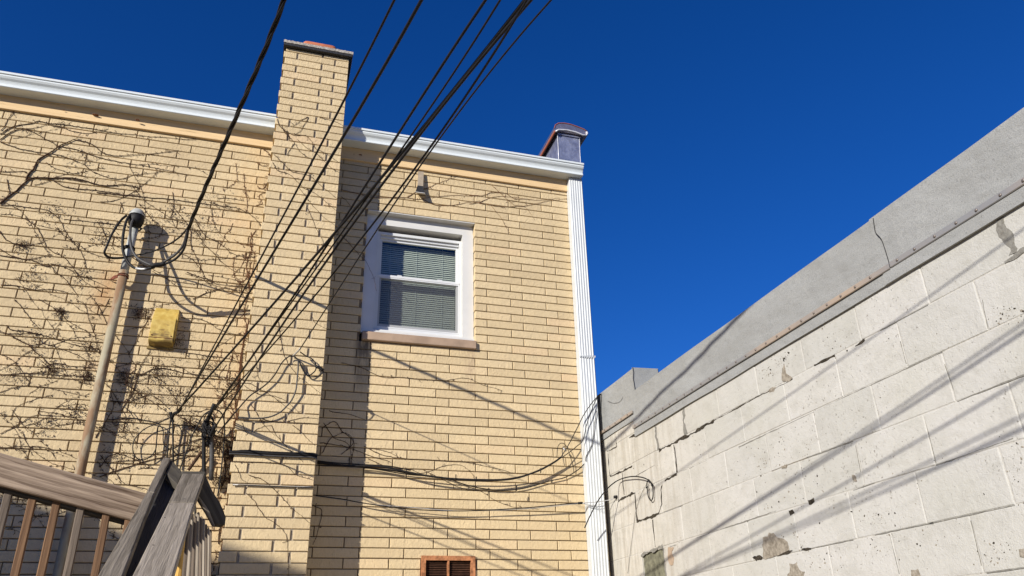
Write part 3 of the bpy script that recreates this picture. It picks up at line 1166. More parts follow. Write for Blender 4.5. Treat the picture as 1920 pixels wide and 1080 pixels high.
def block_verts(y0, y1, z0, z1, j=0.0017, c=0.0024):
    y0, y1, z0, z1 = y0 + j, y1 - j, z0 + j, z1 - j
    # a soft-edged face, looking along -X
    vs = [(XW + c, y0, z0), (XW + c, y1, z0), (XW + c, y1, z1), (XW + c, y0, z1),
          (XW + .0012, y0 + .0012, z0 + .0012), (XW + .0012, y1 - .0012, z0 + .0012), (XW + .0012, y1 - .0012, z1 - .0012), (XW + .0012, y0 + .0012, z1 - .0012),
          (XW, y0 + .0050, z0 + .0035), (XW, y1 - .0050, z0 + .0035), (XW, y1 - .0050, z1 - .0035), (XW, y0 + .0050, z1 - .0035),
          (XW + .06, y0, z0), (XW + .06, y1, z0), (XW + .06, y1, z1), (XW + .06, y0, z1)]
    fs = [(8, 9, 10, 11)]
    for a, b in ((0, 4), (4, 8), (12, 0)):
        fs += [(a + i, a + (i + 1) % 4, b + (i + 1) % 4, b + i) for i in range(4)]
    return vs, fs


restb = MB()
for (y0, y1, z0, z1) in blocks:
    v = in_view((XW, (y0 + y1) / 2, (z0 + z1) / 2), 140)
    vs, fs = block_verts(y0, y1, z0, z1)
    if v:
        vs2 = [(x + random.choice((0, .0015, .0006)), y, z) for x, y, z in vs[:0]] or vs
        o = MB().add(vs2, fs).build('block', M['block'], bw)
        o.location.x += random.uniform(-0.0012, 0.0012)
        o.rotation_euler = (random.uniform(-.002, .002), random.uniform(-.003, .003), random.uniform(-.0015, .0015))
    else:
        restb.add(vs, fs, tint=random.random() + .001)
restb.build('blocks', M['block'], bw, kind='stuff')
# bulk of the building behind
mb = MB()
mb.add([(MX, yB_, GROUND), (9, yB_, GROUND), (9, yB_, -2.10), (MX, yB_, -2.10)], [(0, 1, 2, 3)])
mb.add([(9, yB_, GROUND), (9, yA, GROUND), (9, yA, -2.10), (9, yB_, -2.10)], [(0, 1, 2, 3)])
mb.add([(MX, yA, GROUND), (9, yA, GROUND), (9, yA, -2.10), (MX, yA, -2.10)], [(0, 1, 2, 3)])
mb.add([(XW + .16, yB_, -2.22), (9, yB_, -2.22), (9, yA, -2.22), (XW + .16, yA, -2.22)], [(0, 1, 2, 3)])
mb.build('roof_and_sides', M['tar'], bw, origin=(5, -6, GROUND))


def felt(name, ya, yb, z_top, z_bot, bulge, thick_x, parent, seed, back=0.2):
    """one length of mineral felt dressed over the wall head"""
    mb = MB()
    ny = max(6, int(abs(yb - ya) / 0.035))
    nz = 8
    vs = []
    vs = []
    for i in range(ny + 1):
        y = ya + (yb - ya) * i / ny
        edge = noise.noise(Vector((y * 1.9, seed, 5))) * 0.007
        top = noise.noise(Vector((y * 1.1, seed, 9))) * 0.006
        for j in range(nz + 1):
            t = j / nz
            z = z_bot + edge * (1 - t) + (z_top + top - z_bot - edge * (1 - t)) * t
            b = noise.noise(Vector((y * 2.3, z * 4.0, seed))) * bulge + noise.noise(Vector((y * 5.5, z * 8.0, seed + 4))) * bulge * .35
            env = 1.0
            if abs(z - (z_bot + .065)) < .03:
                env = 0.1
            x = XW - thick_x + b * env * math.sin(math.pi * min(1, t * .92 + .05))
            vs.append((x, y, z))
    k = nz + 1
    fs = [(i * k + j, i * k + j + 1, (i + 1) * k + j + 1, (i + 1) * k + j) for i in range(ny) for j in range(k - 1)]
    mb.add(vs, fs, True)
    # fold over the wall head, then the thickness of the lower edge, each with its own hard edge
    hv, ef = [], []
    for i in range(ny + 1):
        x, y, z = vs[i * k + nz]
        hv += [(x, y, z), (x + .008, y, z + .006), (XW + back, y, z + .005), (XW + back, y, z - .14)]
        x, y, z = vs[i * k]
        ef += [(x, y, z), (XW - .001, y, z + .001)]
    mb.add(hv, [(i * 4 + j, i * 4 + j + 1, (i + 1) * 4 + j + 1, (i + 1) * 4 + j) for i in range(ny) for j in range(3)])
    mb.add(ef, [(i * 2, i * 2 + 1, (i + 1) * 2 + 1, (i + 1) * 2) for i in range(ny)])
    return mb.build(name, M['felt'], parent)


yseam = on_x(1660, 470).y
felt('coping_felt', -0.585, yseam, -2.088, -2.412, 0.012, 0.012, bw, 2.0)
felt('coping_felt', yseam + 0.03, yseam - 5.2, -2.088, -2.412, 0.020, 0.0165, bw, 6.0)
felt('coping_felt', yseam - 5.19, yB_, -2.088, -2.412, 0.012, 0.012, bw, 11.0)
felt('raised_coping_felt', 3.9, -0.635, -1.918, -2.292, 0.004, 0.009, bw, 15.0)
# near end of the raised part: folded end sheet
mb = MB()
mb.prism([(XW - .010, -0.637, -2.13), (XW + .20, -0.637, -2.13), (XW + .20, -0.637, -1.905), (XW - .010, -0.637, -1.912)], (0, -0.006, 0))
mb.build('end_sheet', M['felt'], bw)
mb = MB()
e0 = [(XW - .0135, -0.644, z) for z in (-1.912, -1.95, -2.0, -2.05, -2.09)]
e1 = [(x + .006 + .004 * math.sin(i * 2.1), y - .003, z) for i, (x, y, z) in enumerate(e0)]
mb.tube(e1, .0022, 4)
mb.tube([(XW + .198, -.645, -1.91), (XW + .2, -.645, -1.98), (XW + .202, -.645, -2.08)], .002, 4)
mb.build('lap_edge', M['tar'], bw)
# wavering dark seam where two sheets lap
mb = MB()
sp = [(1637, 409), (1640, 430), (1643, 438), (1652, 448), (1659, 467), (1666, 490), (1669, 502), (1672.5, 517)]
mb.tube(smooth_path([on_x(a, b, XW - .0195) for a, b in sp[:-1]], 3), .0017, 4)
mb.build('lap_edge', M['tar'], bw)


def term_bar(ya, yb, z, hgt, seed):
    mb = MB()
    n_ = max(2, int(abs(yb - ya) / .1))
    vs = []
    for i in range(n_ + 1):
        y = ya + (yb - ya) * i / n_
        zz_ = z + noise.noise(Vector((y * 1.5, seed, 0))) * .004
        for dx, dz in ((-.018, 0), (-.021, .003), (-.021, hgt - .003), (-.018, hgt), (-.0165, hgt), (-.0165, 0)):
            vs.append((XW + dx - .002, y, zz_ + dz))
    fs = [(i * 6 + j, i * 6 + (j + 1) % 6, (i + 1) * 6 + (j + 1) % 6, (i + 1) * 6 + j) for i in range(n_) for j in range(6)]
    fs += [tuple(range(6)), tuple(n_ * 6 + j for j in range(6))]
    mb.add(vs, fs)
    bar = mb.build('termination_bar', M['bar'], bw)
    y = max(ya, yb) - .045
    sm = None
    while y > min(ya, yb) + .02:
        if sm is None:
            t_ = MB()
            t_.tube([(0, 0, 0), (-.003, 0, 0), (-.0045, 0, 0)], [.0065, .006, .003], 8)
            sm = t_.mesh('screw', M['screw'])
        if y > -6.5:
            o_ = bpy.data.objects.new('screw', sm)
            o_.location = (XW - .0232, y, z + hgt / 2 + noise.noise(Vector((y * 1.5, seed, 0))) * .004)
            link(o_, bar)
        y -= random.choice((.10, .11, .098))
    return bar


term_bar(-0.583, yseam - .02, -2.358, .027, 1)
term_bar(yseam - .026, -9.5, -2.356, .027, 1.0)
term_bar(1.5, -0.60, -2.246, .024, 3)


def wall_patch(name, pts, mat, parent, x=XW, thick=.0022, jag=0.0):
    poly = [on_x(a, b, x) for a, b in pts]
    if jag:
        out = []
        for i in range(len(poly)):
            a, b = poly[i], poly[(i + 1) % len(poly)]
            n_ = max(1, int((b - a).length / (jag * 3.2)))
            for k_ in range(n_):
                p = a.lerp(b, k_ / n_)
                if k_:
                    p = p + Vector((0, random.uniform(-jag, jag), random.uniform(-jag, jag)))
                out.append(p)
        poly = out
    mb = MB().prism([Vector((x - thick, p.y, p.z)) for p in poly], (thick + .001, 0, 0))
    return mb.build(name, mat, parent)


def crack(pts, w0, mat=None, x=XW, name='open_joint', out=.0016):
    if name == 'open_joint':
        w0 *= 1.45
    """a ragged dark open joint along a traced line on the block wall"""
    P = smooth = [on_x(a, b, x) for a, b in pts]
    L, R = [], []
    dense = []
    for i in range(len(P) - 1):
        n_ = max(1, int((P[i + 1] - P[i]).length / .011))
        for k_ in range(n_):
            dense.append(P[i].lerp(P[i + 1], k_ / n_))
    dense.append(P[-1])
    for i, p in enumerate(dense):
        a = dense[max(0, i - 1)]
        b = dense[min(len(dense) - 1, i + 1)]
        d = (b - a).normalized()
        nn = Vector((0, -d.z, d.y))
        w_ = w0 * (.82 + 1.1 * noise.noise(p * 19.0) + random.uniform(-.12, .12)) / 2
        w_ = max(w_, w0 * .12)
        j_ = nn * noise.noise(p * 33.0) * .5 * w0
        L.append(p + nn * w_ + j_)
        R.append(p - nn * w_ + j_)
    n_ = len(dense)
    vs = [(x - out, q.y, q.z) for q in L] + [(x - out, q.y, q.z) for q in R] + [(x + .001, q.y, q.z) for q in L] + [(x + .001, q.y, q.z) for q in R]
    fs = [(i, i + 1, n_ + i + 1, n_ + i) for i in range(n_ - 1)]
    fs += [(i, 2 * n_ + i, 2 * n_ + i + 1, i + 1) for i in range(n_ - 1)]
    fs += [(n_ + i, n_ + i + 1, 3 * n_ + i + 1, 3 * n_ + i) for i in range(n_ - 1)]
    MB().add(vs, fs).build(name, mat or M['crack'], bw)


def c8(*pts):     # from the enlarged crop of the lower right
    return [(1100 + x / 2.3415, 620 + y / 2.3415) for x, y in pts]


crack(c8((424, 340), (428, 400), (436, 455)), .022, M['grey_crack'])
crack(c8((300, 420), (306, 470), (316, 522)), .016, M['grey_crack'])
crack(c8((318, 525), (370, 500), (432, 466), (470, 448), (520, 415), (560, 395)), .013)
crack(c8((383, 500), (392, 560), (396, 622)), .008)
crack(c8((396, 628), (360, 650), (332, 664), (328, 700), (330, 760), (318, 800), (290, 815), (222, 838), (216, 780), (212, 712), (170, 730), (140, 748)), .011)
crack(c8((212, 640), (300, 590)), .001)
crack(c8((156, 620), (160, 680), (166, 720)), .008)
crack(c8((94, 540), (98, 590), (104, 640), (150, 620), (200, 595)), .007)
crack(c8((290, 830), (296, 890), (302, 950)), .007)
crack(c8((90, 460), (105, 448), (128, 436)), .022)
crack(c8((188, 470), (215, 458)), .012)
crack(c8((130, 490), (134, 510), (90, 530)), .006)
crack(c8((1000, 155), (1050, 128), (1090, 108)), .009)
crack(c8((560, 395), (640, 352), (700, 318)), .004)
crack(c8((1180, 68), (1222, 42)), .008)
crack([(1875, 410), (1882, 430), (1893, 452), (1899, 476)], .024, M['grey_crack'])
crack([(1884, 491), (1899, 482), (1925, 467)], .010, M['grey_crack'])
crack(c8((700, 318), (760, 285), (810, 262), (870, 232), (905, 212)), .004)
crack(c8((835, 985), (905, 968)), .009)
crack(c8((945, 962), (985, 955)), .010)
crack(c8((975, 754), (1000, 746)), .016)
for a, b in (((1767, 660), (1600, 737)), ((1600, 737), (1478, 795)), ((1795, 752.5), (1920, 703)), ((1755, 872), (1900, 822)), ((1743, 982), (1903, 947)),
             ((1600, 827), (1513, 858)), ((1640, 905), (1600, 919)), ((1740, 572), (1650, 620)), ((1455, 958), (1360, 990)), ((1750, 980), (1640, 1003)),
             ((1478, 795), (1385, 838)), ((1447, 883), (1513, 858)), ((1280, 884), (1340, 857)), ((1280, 948), (1200, 978)), ((1850, 1074), (1930, 1063)),
             ((1360, 990), (1255, 1026)), ((1500, 1033), (1600, 1012))):
    crack([a, b], random.uniform(.0025, .0045), M['bare'] if random.random() < .25 else M['grey_crack'], name='joint_dirt', out=.0008)
for a, b in (((1842, 562), (1852, 615)), ((1688, 640), (1699, 682)), ((1771, 683), (1787, 728)), ((1668, 1002), (1686, 1076)), ((1820, 976), (1840, 1060)), ((1604, 835), (1614, 885)), ((1737, 795), (1755, 868))):
    crack([a, b], .0022, M['grey_crack'], name='joint_dirt', out=.0007)

# bare patches where the paint has gone
wall_patch('bare_patch', [(1430.5, 1008), (1440, 1006), (1442, 998), (1451, 999), (1458, 1008), (1470, 1010), (1477, 1016), (1481, 1030), (1466, 1038), (1456, 1042), (1440, 1047), (1431, 1047)], M['bare'], bw, jag=.006)
wall_patch('bare_patch', c8((890, 1022), (920, 1020), (935, 1050), (958, 1058), (950, 1090), (880, 1090), (893, 1060)), M['bare'], bw, jag=.006)
wall_patch('bare_patch', c8((358, 950), (382, 952), (374, 975), (384, 1000), (380, 1030), (366, 1028), (357, 1000)), plain('tan_undercoat', (0.36, 0.27, 0.19, 1), .9), bw, jag=.003)
wall_patch('bare_patch', [(1470, 682), (1474, 700), (1486, 709), (1480, 716), (1467, 714), (1466, 700)], M['bare'], bw, jag=.004)
wall_patch('bare_patch', c8((728, 995), (760, 985), (778, 1000), (745, 1010)), M['crack'], bw, jag=.003)
wall_patch('bare_patch', c8((800, 262), (812, 250), (832, 248), (822, 268), (805, 272)), M['bare'], bw, jag=.003)
wall_patch('bare_patch', c8((1426, 1050), (1455, 1046), (1470, 1090), (1430, 1090)), M['bare'], bw, jag=.004)
wall_patch('bare_patch', c8((1165, 632), (1182, 640), (1188, 662), (1170, 656)), M['bare'], bw, jag=.003)
wall_patch('bare_patch', c8((888, 790), (905, 785), (912, 800), (895, 812)), M['crack'], bw, jag=.002)
wall_patch('bare_patch', [(1911, 1030), (1922, 1028), (1922, 1046), (1913, 1044)], M['bare'], bw, jag=.003)
wall_patch('bare_patch', c8((855, 594), (880, 586), (878, 604), (858, 606)), M['bare'], bw, jag=.003)
# small chips, in the clusters the wall shows
chips = MB()
chips_b = MB()
for (cx, cy, sx, sy, n_, big) in ((1465, 675, 16, 22, 46, .9), (1440, 700, 26, 16, 30, .8), (1340, 700, 70, 30, 34, .6), (1565, 640, 34, 26, 50, .7), (1490, 835, 40, 34, 60, .9), (1450, 865, 40, 26, 42, .9),
                                  (1700, 590, 90, 60, 40, .5), (1500, 930, 60, 34, 46, .9), (1480, 1010, 60, 26, 46, 1.0), (1890, 590, 40, 16, 40, .9), (1530, 1050, 90, 26, 44, .9),
                                  (1700, 1010, 90, 50, 40, .8), (1870, 1040, 40, 30, 44, .9), (1730, 880, 80, 60, 22, .7), (1320, 860, 60, 50, 26, .6), (1280, 1040, 70, 34, 30, .6), (1600, 900, 300, 160, 90, .6),
                                  (1240, 960, 50, 60, 40, .7), (1200, 880, 40, 50, 34, .7), (1880, 870, 40, 60, 36, .8), (1430, 960, 70, 40, 40, .8), (1640, 970, 30, 20, 30, .9), (1250, 800, 60, 30, 26, .5)):
    for _ in range(n_):
        px_, py_ = random.gauss(cx, sx * .6), random.gauss(cy, sy * .6)
        c = on_x(px_, py_)
        if c.y < -8 or c.z > -2.42 or c.y > -.02:
            continue
        s_ = big * random.choice((.0015, .0018, .0022, .0028, .0035, .0045, .007))
        an = random.uniform(0, 6.28)
        el = random.uniform(.4, 1)
        vs = []
        m_ = random.choice((4, 5, 6))
        for k_ in range(m_):
            t_ = 2 * math.pi * k_ / m_
            u_, v_ = math.cos(t_) * s_ * random.uniform(.5, 1.2), math.sin(t_) * s_ * el * random.uniform(.5, 1.2)
            vs.append(Vector((XW - .0012, c.y + u_ * math.cos(an) - v_ * math.sin(an), c.z + u_ * math.sin(an) + v_ * math.cos(an))))
        (chips if random.random() < .6 else chips_b).prism(vs, (.002, 0, 0))
chips.build('paint_chips', M['bare'], bw, kind='stuff')
chips_b.build('dark_paint_chips', M['crack'], bw, kind='stuff')
# boarded opening low on the wall
mb = MB().box(XW + .012, XW + .03, hole[1], hole[0], hole[2], hole[3])
mb.build('boarded_opening', plain('grey_green_board', (0.15, 0.145, 0.10, 1), .9, var=.45, sc=26, bump=.006), bw)
crack([(1202, 1041), (1222, 1033), (1243, 1025)], .014, M['grey_crack'])
crack([(1243.5, 1028), (1249, 1082)], .008, M['grey_crack'])

# ================================================================ SERVICE MAST
def tube_obj(name, pts, r, mat, parent=None, sides=8):
    return MB().tube(pts, r, sides).build(name, mat, parent)


mast = thing('service_mast', 'rusty grey conduit mast on the left brick wall with weatherhead on top', 'conduit', (-2.66, -0.085, GROUND))
PX, PY_ = -2.665, -0.085
tube_obj('pipe', [(PX - .012, PY_, GROUND), (PX - .010, PY_, -2.6), (PX - .004, PY_, -1.9), (PX, PY_, -1.29)], .031, M['pipe'], mast, 14)
tube_obj('upper_pipe', [(PX, PY_, -1.30), (PX + .008, PY_, -0.93)], .0285, M['steel_grey'], mast, 14)
hx, hz = PX + .012, -0.87
mb = MB()
# weatherhead: hooded dome leaning out from the wall
vs, fs = [], []
N1, N2 = 14, 7
for j in range(N2 + 1):
    ph = math.pi * .5 * j / N2
    for i in range(N1):
        th = 2 * math.pi * i / N1
        rx, ry, rz = .055, .064, .062
        vs.append((hx + math.cos(th) * rx * math.cos(ph), PY_ - .022 + math.sin(th) * ry * math.cos(ph), hz + .012 + math.sin(ph) * rz))
for j in range(N2):
    for i in range(N1):
        fs.append((j * N1 + i, j * N1 + (i + 1) % N1, (j + 1) * N1 + (i + 1) % N1, (j + 1) * N1 + i))
mb.add(vs, fs, True)
head = mb.build('weatherhead', M['steel_grey'], mast)
mb = MB()
mb.tube([(hx, PY_ - .026, hz + .034), (hx, PY_ - .026, hz - .03), (hx - .002, PY_ - .012, hz - .062)], [.0535, .054, .042], 14)
mb.build('weatherhead_insert', M['cable'], head)
mb = MB()
for s_ in (-1, 1):
    mb.tube([(hx + s_ * .034, PY_ - .01, hz - .07), (hx + s_ * .044, PY_ - .01, hz - .075), (hx + s_ * .05, PY_ - .012, hz - .07)], .006, 6)
mb.tube([(hx + .038 * math.cos(a * .45), PY_ + .036 * math.sin(a * .45), hz - .072) for a in range(15)], .006, 5)
mb.build('head_clamp', M['tar'], head)
# rusty strap with its lug
cz = -1.335
mb = MB()
mb.tube([(PX + .034 * math.cos(a * .45), PY_ + .034 * math.sin(a * .45), cz - .004 * math.cos(a * .45)) for a in range(15)], .0055, 5)
mb.tube([(PX + .034 * math.cos(a * .45), PY_ + .034 * math.sin(a * .45), cz + .014) for a in range(15)], .003, 5)
mb.prism([(PX - .03, PY_ - .01, cz + .012), (PX - .03, PY_ - .01, cz - .012), (PX - .065, PY_ + .02, cz - .016), (PX - .10, -.012, cz + .002), (PX - .065, PY_ + .02, cz + .010)], (0, .008, 0))
mb.build('pipe_strap', M['dark_rust'], mast)

# loops of wire between weatherhead and drop
leads = thing('service_leads', 'looped grey and black wires hanging from the weatherhead to the splice', 'wires', (PX, -.2, -1.1))


def wire(name, pts, r, mat, parent=None, sides=6, sm=5):
    """pts: (px, py, y) on the wall side"""
    P = [on_y(a, b, c) for a, b, c in pts]
    return MB().tube(smooth_path(P, sm), r, sides).build(name, mat, parent)


wire('lead', [(237, 404, -.13), (226, 414, -.16), (211, 437, -.20), (200, 462, -.22), (196, 474, -.21), (203, 482, -.17), (216, 484, -.14), (236, 483, -.125)], .0085, M['cable'], leads)
wire('lead', [(246, 400, -.13), (237, 414, -.19), (231, 440, -.23), (230, 466, -.24), (236, 485, -.24), (247, 499, -.26), (262, 505, -.29), (276, 504, -.31), (290, 501, -.32)], .0095, M['cable'], leads)
wire('lead', [(253, 406, -.13), (246, 420, -.19), (244, 445, -.25), (247, 466, -.27), (256, 482, -.28), (269, 491, -.30), (284, 497, -.32), (296, 498, -.33)], .0092, M['cable_grey'], leads)
wire('drop_tail', [(352, 429, -.51), (348, 446, -.46), (342, 462, -.42), (329, 477, -.38), (314, 487, -.35), (300, 495, -.33)], .008, M['cable_grey'], leads)
wire('drop_tail', [(353, 430, -.51), (350, 448, -.46), (344, 468, -.42), (332, 483, -.38), (319, 491, -.35), (300, 498, -.33)], .008, M['cable'], leads)
wire('drop_messenger', [(351, 429, -.51), (335, 446, -.40), (315, 459, -.30), (290, 470, -.20), (268, 476, -.15), (250, 479, -.125), (237, 481, -.12)], .006, M['cable'], leads)
wire('splice', [(283, 500, -.325), (292, 497, -.33), (303, 496, -.33), (309, 493, -.335)], [.010] * 4 if False else .0175, M['cable'], leads, 8, 2)
wire('splice', [(255, 503, -.28), (266, 505, -.30), (276, 504, -.31)], .0085, M['wire'], leads, 8, 2)
wire('splice', [(318, 483, -.36), (326, 478, -.37), (331, 474, -.38)], .0085, M['cable_grey'], leads, 8, 2)
mb = MB()
for dz_ in (0, .010):
    mb.tube([(PX + .036 * math.cos(a * .45), PY_ + .036 * math.sin(a * .45), -1.115 + dz_) for a in range(15)], .006, 5)
mb.build('mast_clamp', M['cable'], leads)

# ---- yellow box
ya_, d_ = 0.0, 0.084
tl, tr_ = on_y(284.4, 598, -d_), on_y(331, 600.5, -d_)
bl, br = on_y(281.5, 636, -d_), on_y(327.5, 643, -d_)
zt_, zm_, zb_ = on_y(300, 578, 0).z, (tl.z + tr_.z) / 2, (bl.z + br.z) / 2
xl, xr = tl.x + .002, tr_.x - .002
yb_ = thing('junction_box', 'small yellow painted metal box fixed to the brick beside the mast', 'box', ((xl + xr) / 2, 0, zb_ - .04))
sec = [(0.0, zt_), (-.012, zt_ - .004), (-d_ + .004, zm_ + .006), (-d_, zm_ - .004), (-d_, zb_ + .008), (-d_ + .010, zb_ - .004), (-.004, zb_ - .020), (0, zb_ - .020)]
mb = MB().prism([(xl, y, z) for y, z in sec], (xr - xl, 0, 0))
bx = mb.build('case', M['yellow'], yb_)
bm = bmesh.new(); bm.from_mesh(bx.data); bmesh.ops.bevel(bm, geom=[e for e in bm.edges if e.calc_length() < .2 or True], offset=.003, segments=1, affect='EDGES'); bm.to_mesh(bx.data); bm.free()
mb = MB().box(xl - .012, xr + .006, -.012, -.001, zb_ - .034, zb_ - .016)
mb.build('base_lip', M['yellow'], yb_)
mb = MB().box(xr + .0005, xr + .006, -.07, -.004, zb_ + .01, zt_ - .035)
mb.build('hinge_strip', M['yellow'], yb_)
zc_ = zb_ + .022
MB().box(xl + .004, xr - .004, -d_ - .0025, -d_ - .0005, zc_, zc_ + .003).build('lid_seam', M['dark_rust'], yb_)
for x_ in (xl + .016, xr - .016):
    MB().tube([(x_, -d_ - .004, zc_ + .018), (x_, -d_ + .001, zc_ + .018)], .0045, 8).build('screw', M['dark_rust'], yb_)

# ================================================================ OVERHEAD CABLES
def shadow_plane(a, b):
    A, B = on_y(*a), on_y(*b)
    return A, (B - A).cross(SUN)


def drop(name, path, plane, r, label, mat=None, anchor=None, far=7.5, twist=0, start=None):
    if len(path) > 6:
        import numpy as np
        ys_ = np.array([b for a, b in path]) / 1000.0
        co = np.polyfit(ys_, np.array([a for a, b in path]), 3 if not anchor else 3)
        yy0, yy1 = path[0][1], path[-1][1]
        path = [(float(np.polyval(co, (yy0 + (yy1 - yy0) * i / 14) / 1000.0)), yy0 + (yy1 - yy0) * i / 14) for i in range(15)]
    P = [on_plane(a, b, plane[0], plane[1]) for a, b in path]
    # ease the depth so the run is smooth: fit x, z as smooth functions of y
    P = smooth_path(P, 4)
    d = (P[0] - P[min(len(P) - 1, 8)])
    d = d / abs(d.y)
    ext = []
    n_ = 12
    for i in range(n_, 0, -1):
        t_ = far * i / n_
        ext.append(P[0] + d * t_ + Vector((0, 0, .012 * t_ * t_)))
    P = ext + P
    if anchor:
        P = P + [anchor]
    if twist:
        o_ = thing(name, label, 'cable', (P[-1].x, P[-1].y, P[-1].z))
        tot = 0
        lens = [0]
        fine = []
        for i in range(len(P) - 1):
            n2 = max(1, int((P[i + 1] - P[i]).length / .025))
            for k_ in range(n2):
                fine.append(P[i].lerp(P[i + 1], k_ / n2))
        fine.append(P[-1])
        for s_ in range(twist):
            out = []
            tot = 0
            for i, p in enumerate(fine):
                if i:
                    tot += (p - fine[i - 1]).length
                dd = (fine[min(i + 1, len(fine) - 1)] - fine[max(i - 1, 0)]).normalized()
                n3 = dd.cross(Vector((0, 0, 1))).normalized()
                b3 = dd.cross(n3)
                a_ = tot * 2 * math.pi / .62 + s_ * 2 * math.pi / twist
                out.append(p + (n3 * math.cos(a_) + b3 * math.sin(a_)) * r * 1.12)
            MB().tube(out, r, 5).build('strand', mat or M['cable'], o_)
        return o_
    o_ = MB().tube(P, r, 6).build(name, mat or M['cable'])
    return tag(o_, label, 'cable', 'overhead cables crossing the picture to the wall')


def shadow_plane_block(a, b):
    A, B = on_x(*a), on_x(*b)
    return A, (B - A).cross(SUN)


qB = shadow_plane_block((1440, 925), (1750, 725))
qB2 = shadow_plane_block((1500, 893), (1800, 705))
qC = shadow_plane_block((1415, 1002), (1813, 777))
qD = shadow_plane_block((1420, 1025), (1900, 820))
pT = shadow_plane((700, 657), (1080, 823))
p1 = shadow_plane((703, 777), (1060, 937))
pa = shadow_plane((687, 914), (968, 1026))
pb = shadow_plane((687, 919), (940, 1032))
pc = shadow_plane((687, 938), (891, 1026))
pdd = shadow_plane((685, 952), (959, 1073))
drop('service_drop', [(533, 0), (515, 45), (497, 93), (467, 170), (430, 240), (400, 320), (375, 378), (352, 430)], pT, .0066,
     'twisted black three-strand service cable coming down to the wires at the weatherhead', twist=3)
drop('overhead_cable', [(738, 0), (697, 93), (653, 167), (623, 233), (577, 317), (534, 398), (442, 574), (400, 651), (337, 770)], qD, .0036,
     'thin black overhead cable, second from the left where they cross the sky')
drop('overhead_cable', [(790, 0), (720, 127), (676, 200), (645, 256), (598, 330), (570, 380), (440, 594), (400, 661), (357, 735), (335, 771)], pc, .0050,
     'thick black overhead cable crossing the chimney just right of the thin one')
drop('overhead_cable', [(910, 0), (850, 92), (790, 183), (743, 260), (690, 332), (627, 445), (598, 486), (521, 592), (491, 643), (444.7, 709), (400, 767)], qB, .0046,
     'black overhead cable crossing the gutter leftmost of the right-hand group')
drop('overhead_cable', [(938, 0), (873, 103), (807, 200), (765, 260), (733, 312), (680, 384), (630, 452), (580, 520), (525, 592), (494, 643), (447, 709), (402, 768)], qB2, .0034,
     'thin black overhead cable second in the right-hand group above the gutter', mat=M['cable'])
drop('overhead_cable', [(985, 0), (938, 57), (873, 143), (813, 213), (773, 265), (697, 357), (627, 433), (598, 470), (543, 537), (489, 600), (437, 656), (397, 699), (355, 740), (337, 770)], qB2, .0058,
     'thickest black overhead cable, sweeping furthest left from the right-hand group', mat=M['cable'])
drop('overhead_cable', [(993, 0), (947, 57), (880, 143), (819, 213), (780, 265), (706, 357), (656, 421), (627, 463), (583, 533), (538, 600), (519, 628), (494, 667), (457, 718), (421, 771), (402, 800)], qC, .0048,
     'black overhead cable touching the thickest one where they leave the top of the picture')
drop('overhead_cable', [(1031, 0), (970, 77), (907, 153), (853, 217), (810, 277), (757, 355), (702, 440), (680, 475), (642, 531), (597, 600), (562, 655)], p1, .0036,
     'rightmost black overhead cable, ending at the hook on the chimney')
drop('overhead_cable', [(984, 10), (927, 90), (863, 200), (817, 263), (747, 357), (690, 430), (616, 525), (551, 600), (519, 640), (494, 667), (440, 722), (402, 770)], qD, .0036,
     'thin black overhead cable that joins the rightmost one above the gutter')


# ---- dead ends and coils where the cables meet the wall
tang = thing('cable_anchor', 'tangle of black cable ends and a hook right of the stair rail top', 'cable anchor', (-2.0, -.2, -2.7))
wire('dead_end', [(402, 757, -.24), (396, 772, -.22), (390, 786, -.18), (388, 800, -.14), (392, 812, -.10)], .013, M['cable'], tang, 7, 3)
wire('dead_end', [(405, 796, -.22), (398, 810, -.18), (392, 822, -.14), (388, 836, -.12)], .012, M['cable'], tang, 7, 3)
wire('cable_tail', [(386, 800, -.16), (383, 820, -.14), (382, 850, -.12), (383, 900, -.10)], .013, M['cable'], tang, 7, 3)
wire('cable_tail', [(393, 812, -.14), (397, 840, -.12), (396, 900, -.10)], .016, M['cable_grey'], tang, 7, 3)
wire('cable_tail', [(400, 768, -.16), (390, 772, -.15), (380, 780, -.14), (370, 798, -.13), (361, 815, -.12), (350, 845, -.10), (337, 880, -.08), (330, 900, -.08)], .0045, M['cable'], tang, 5, 4)
wire('cable_tail', [(400, 768, -.16), (410, 770, -.15), (418, 780, -.14), (421, 800, -.13), (420, 830, -.12), (416, 870, -.11), (412, 905, -.1), (408, 930, -.1)], .0048, M['cable'], tang, 5, 4)
wire('cable_tail', [(378, 846, -.08), (366, 864, -.07), (353, 882, -.06)], .011, M['stem'], tang, 6, 3)
for a in range(16):
    a0 = random.uniform(0, 6.28)
    cx, cy = 391 + random.gauss(0, 5), 806 + random.gauss(0, 9)
    rr_ = random.uniform(4, 11)
    wire('coil', [(cx + math.cos(a0 + k * .8) * rr_, cy + math.sin(a0 + k * .8) * rr_ * 1.3, -.15 - .02 * math.sin(k)) for k in range(random.randint(4, 8))], random.choice((.003, .004, .005)), M['cable'], tang, 5, 3)
wire('drip_loop', [(386, 785, -.17), (384, 795, -.17), (388, 804, -.17), (397, 803, -.17), (401, 794, -.17), (398, 783, -.17), (392, 776, -.17)], .005, M['cable'], tang, 5, 4)
wire('drip_loop', [(383, 788, -.17), (381, 800, -.17), (387, 812, -.17)], .006, M['cable'], tang, 5, 4)

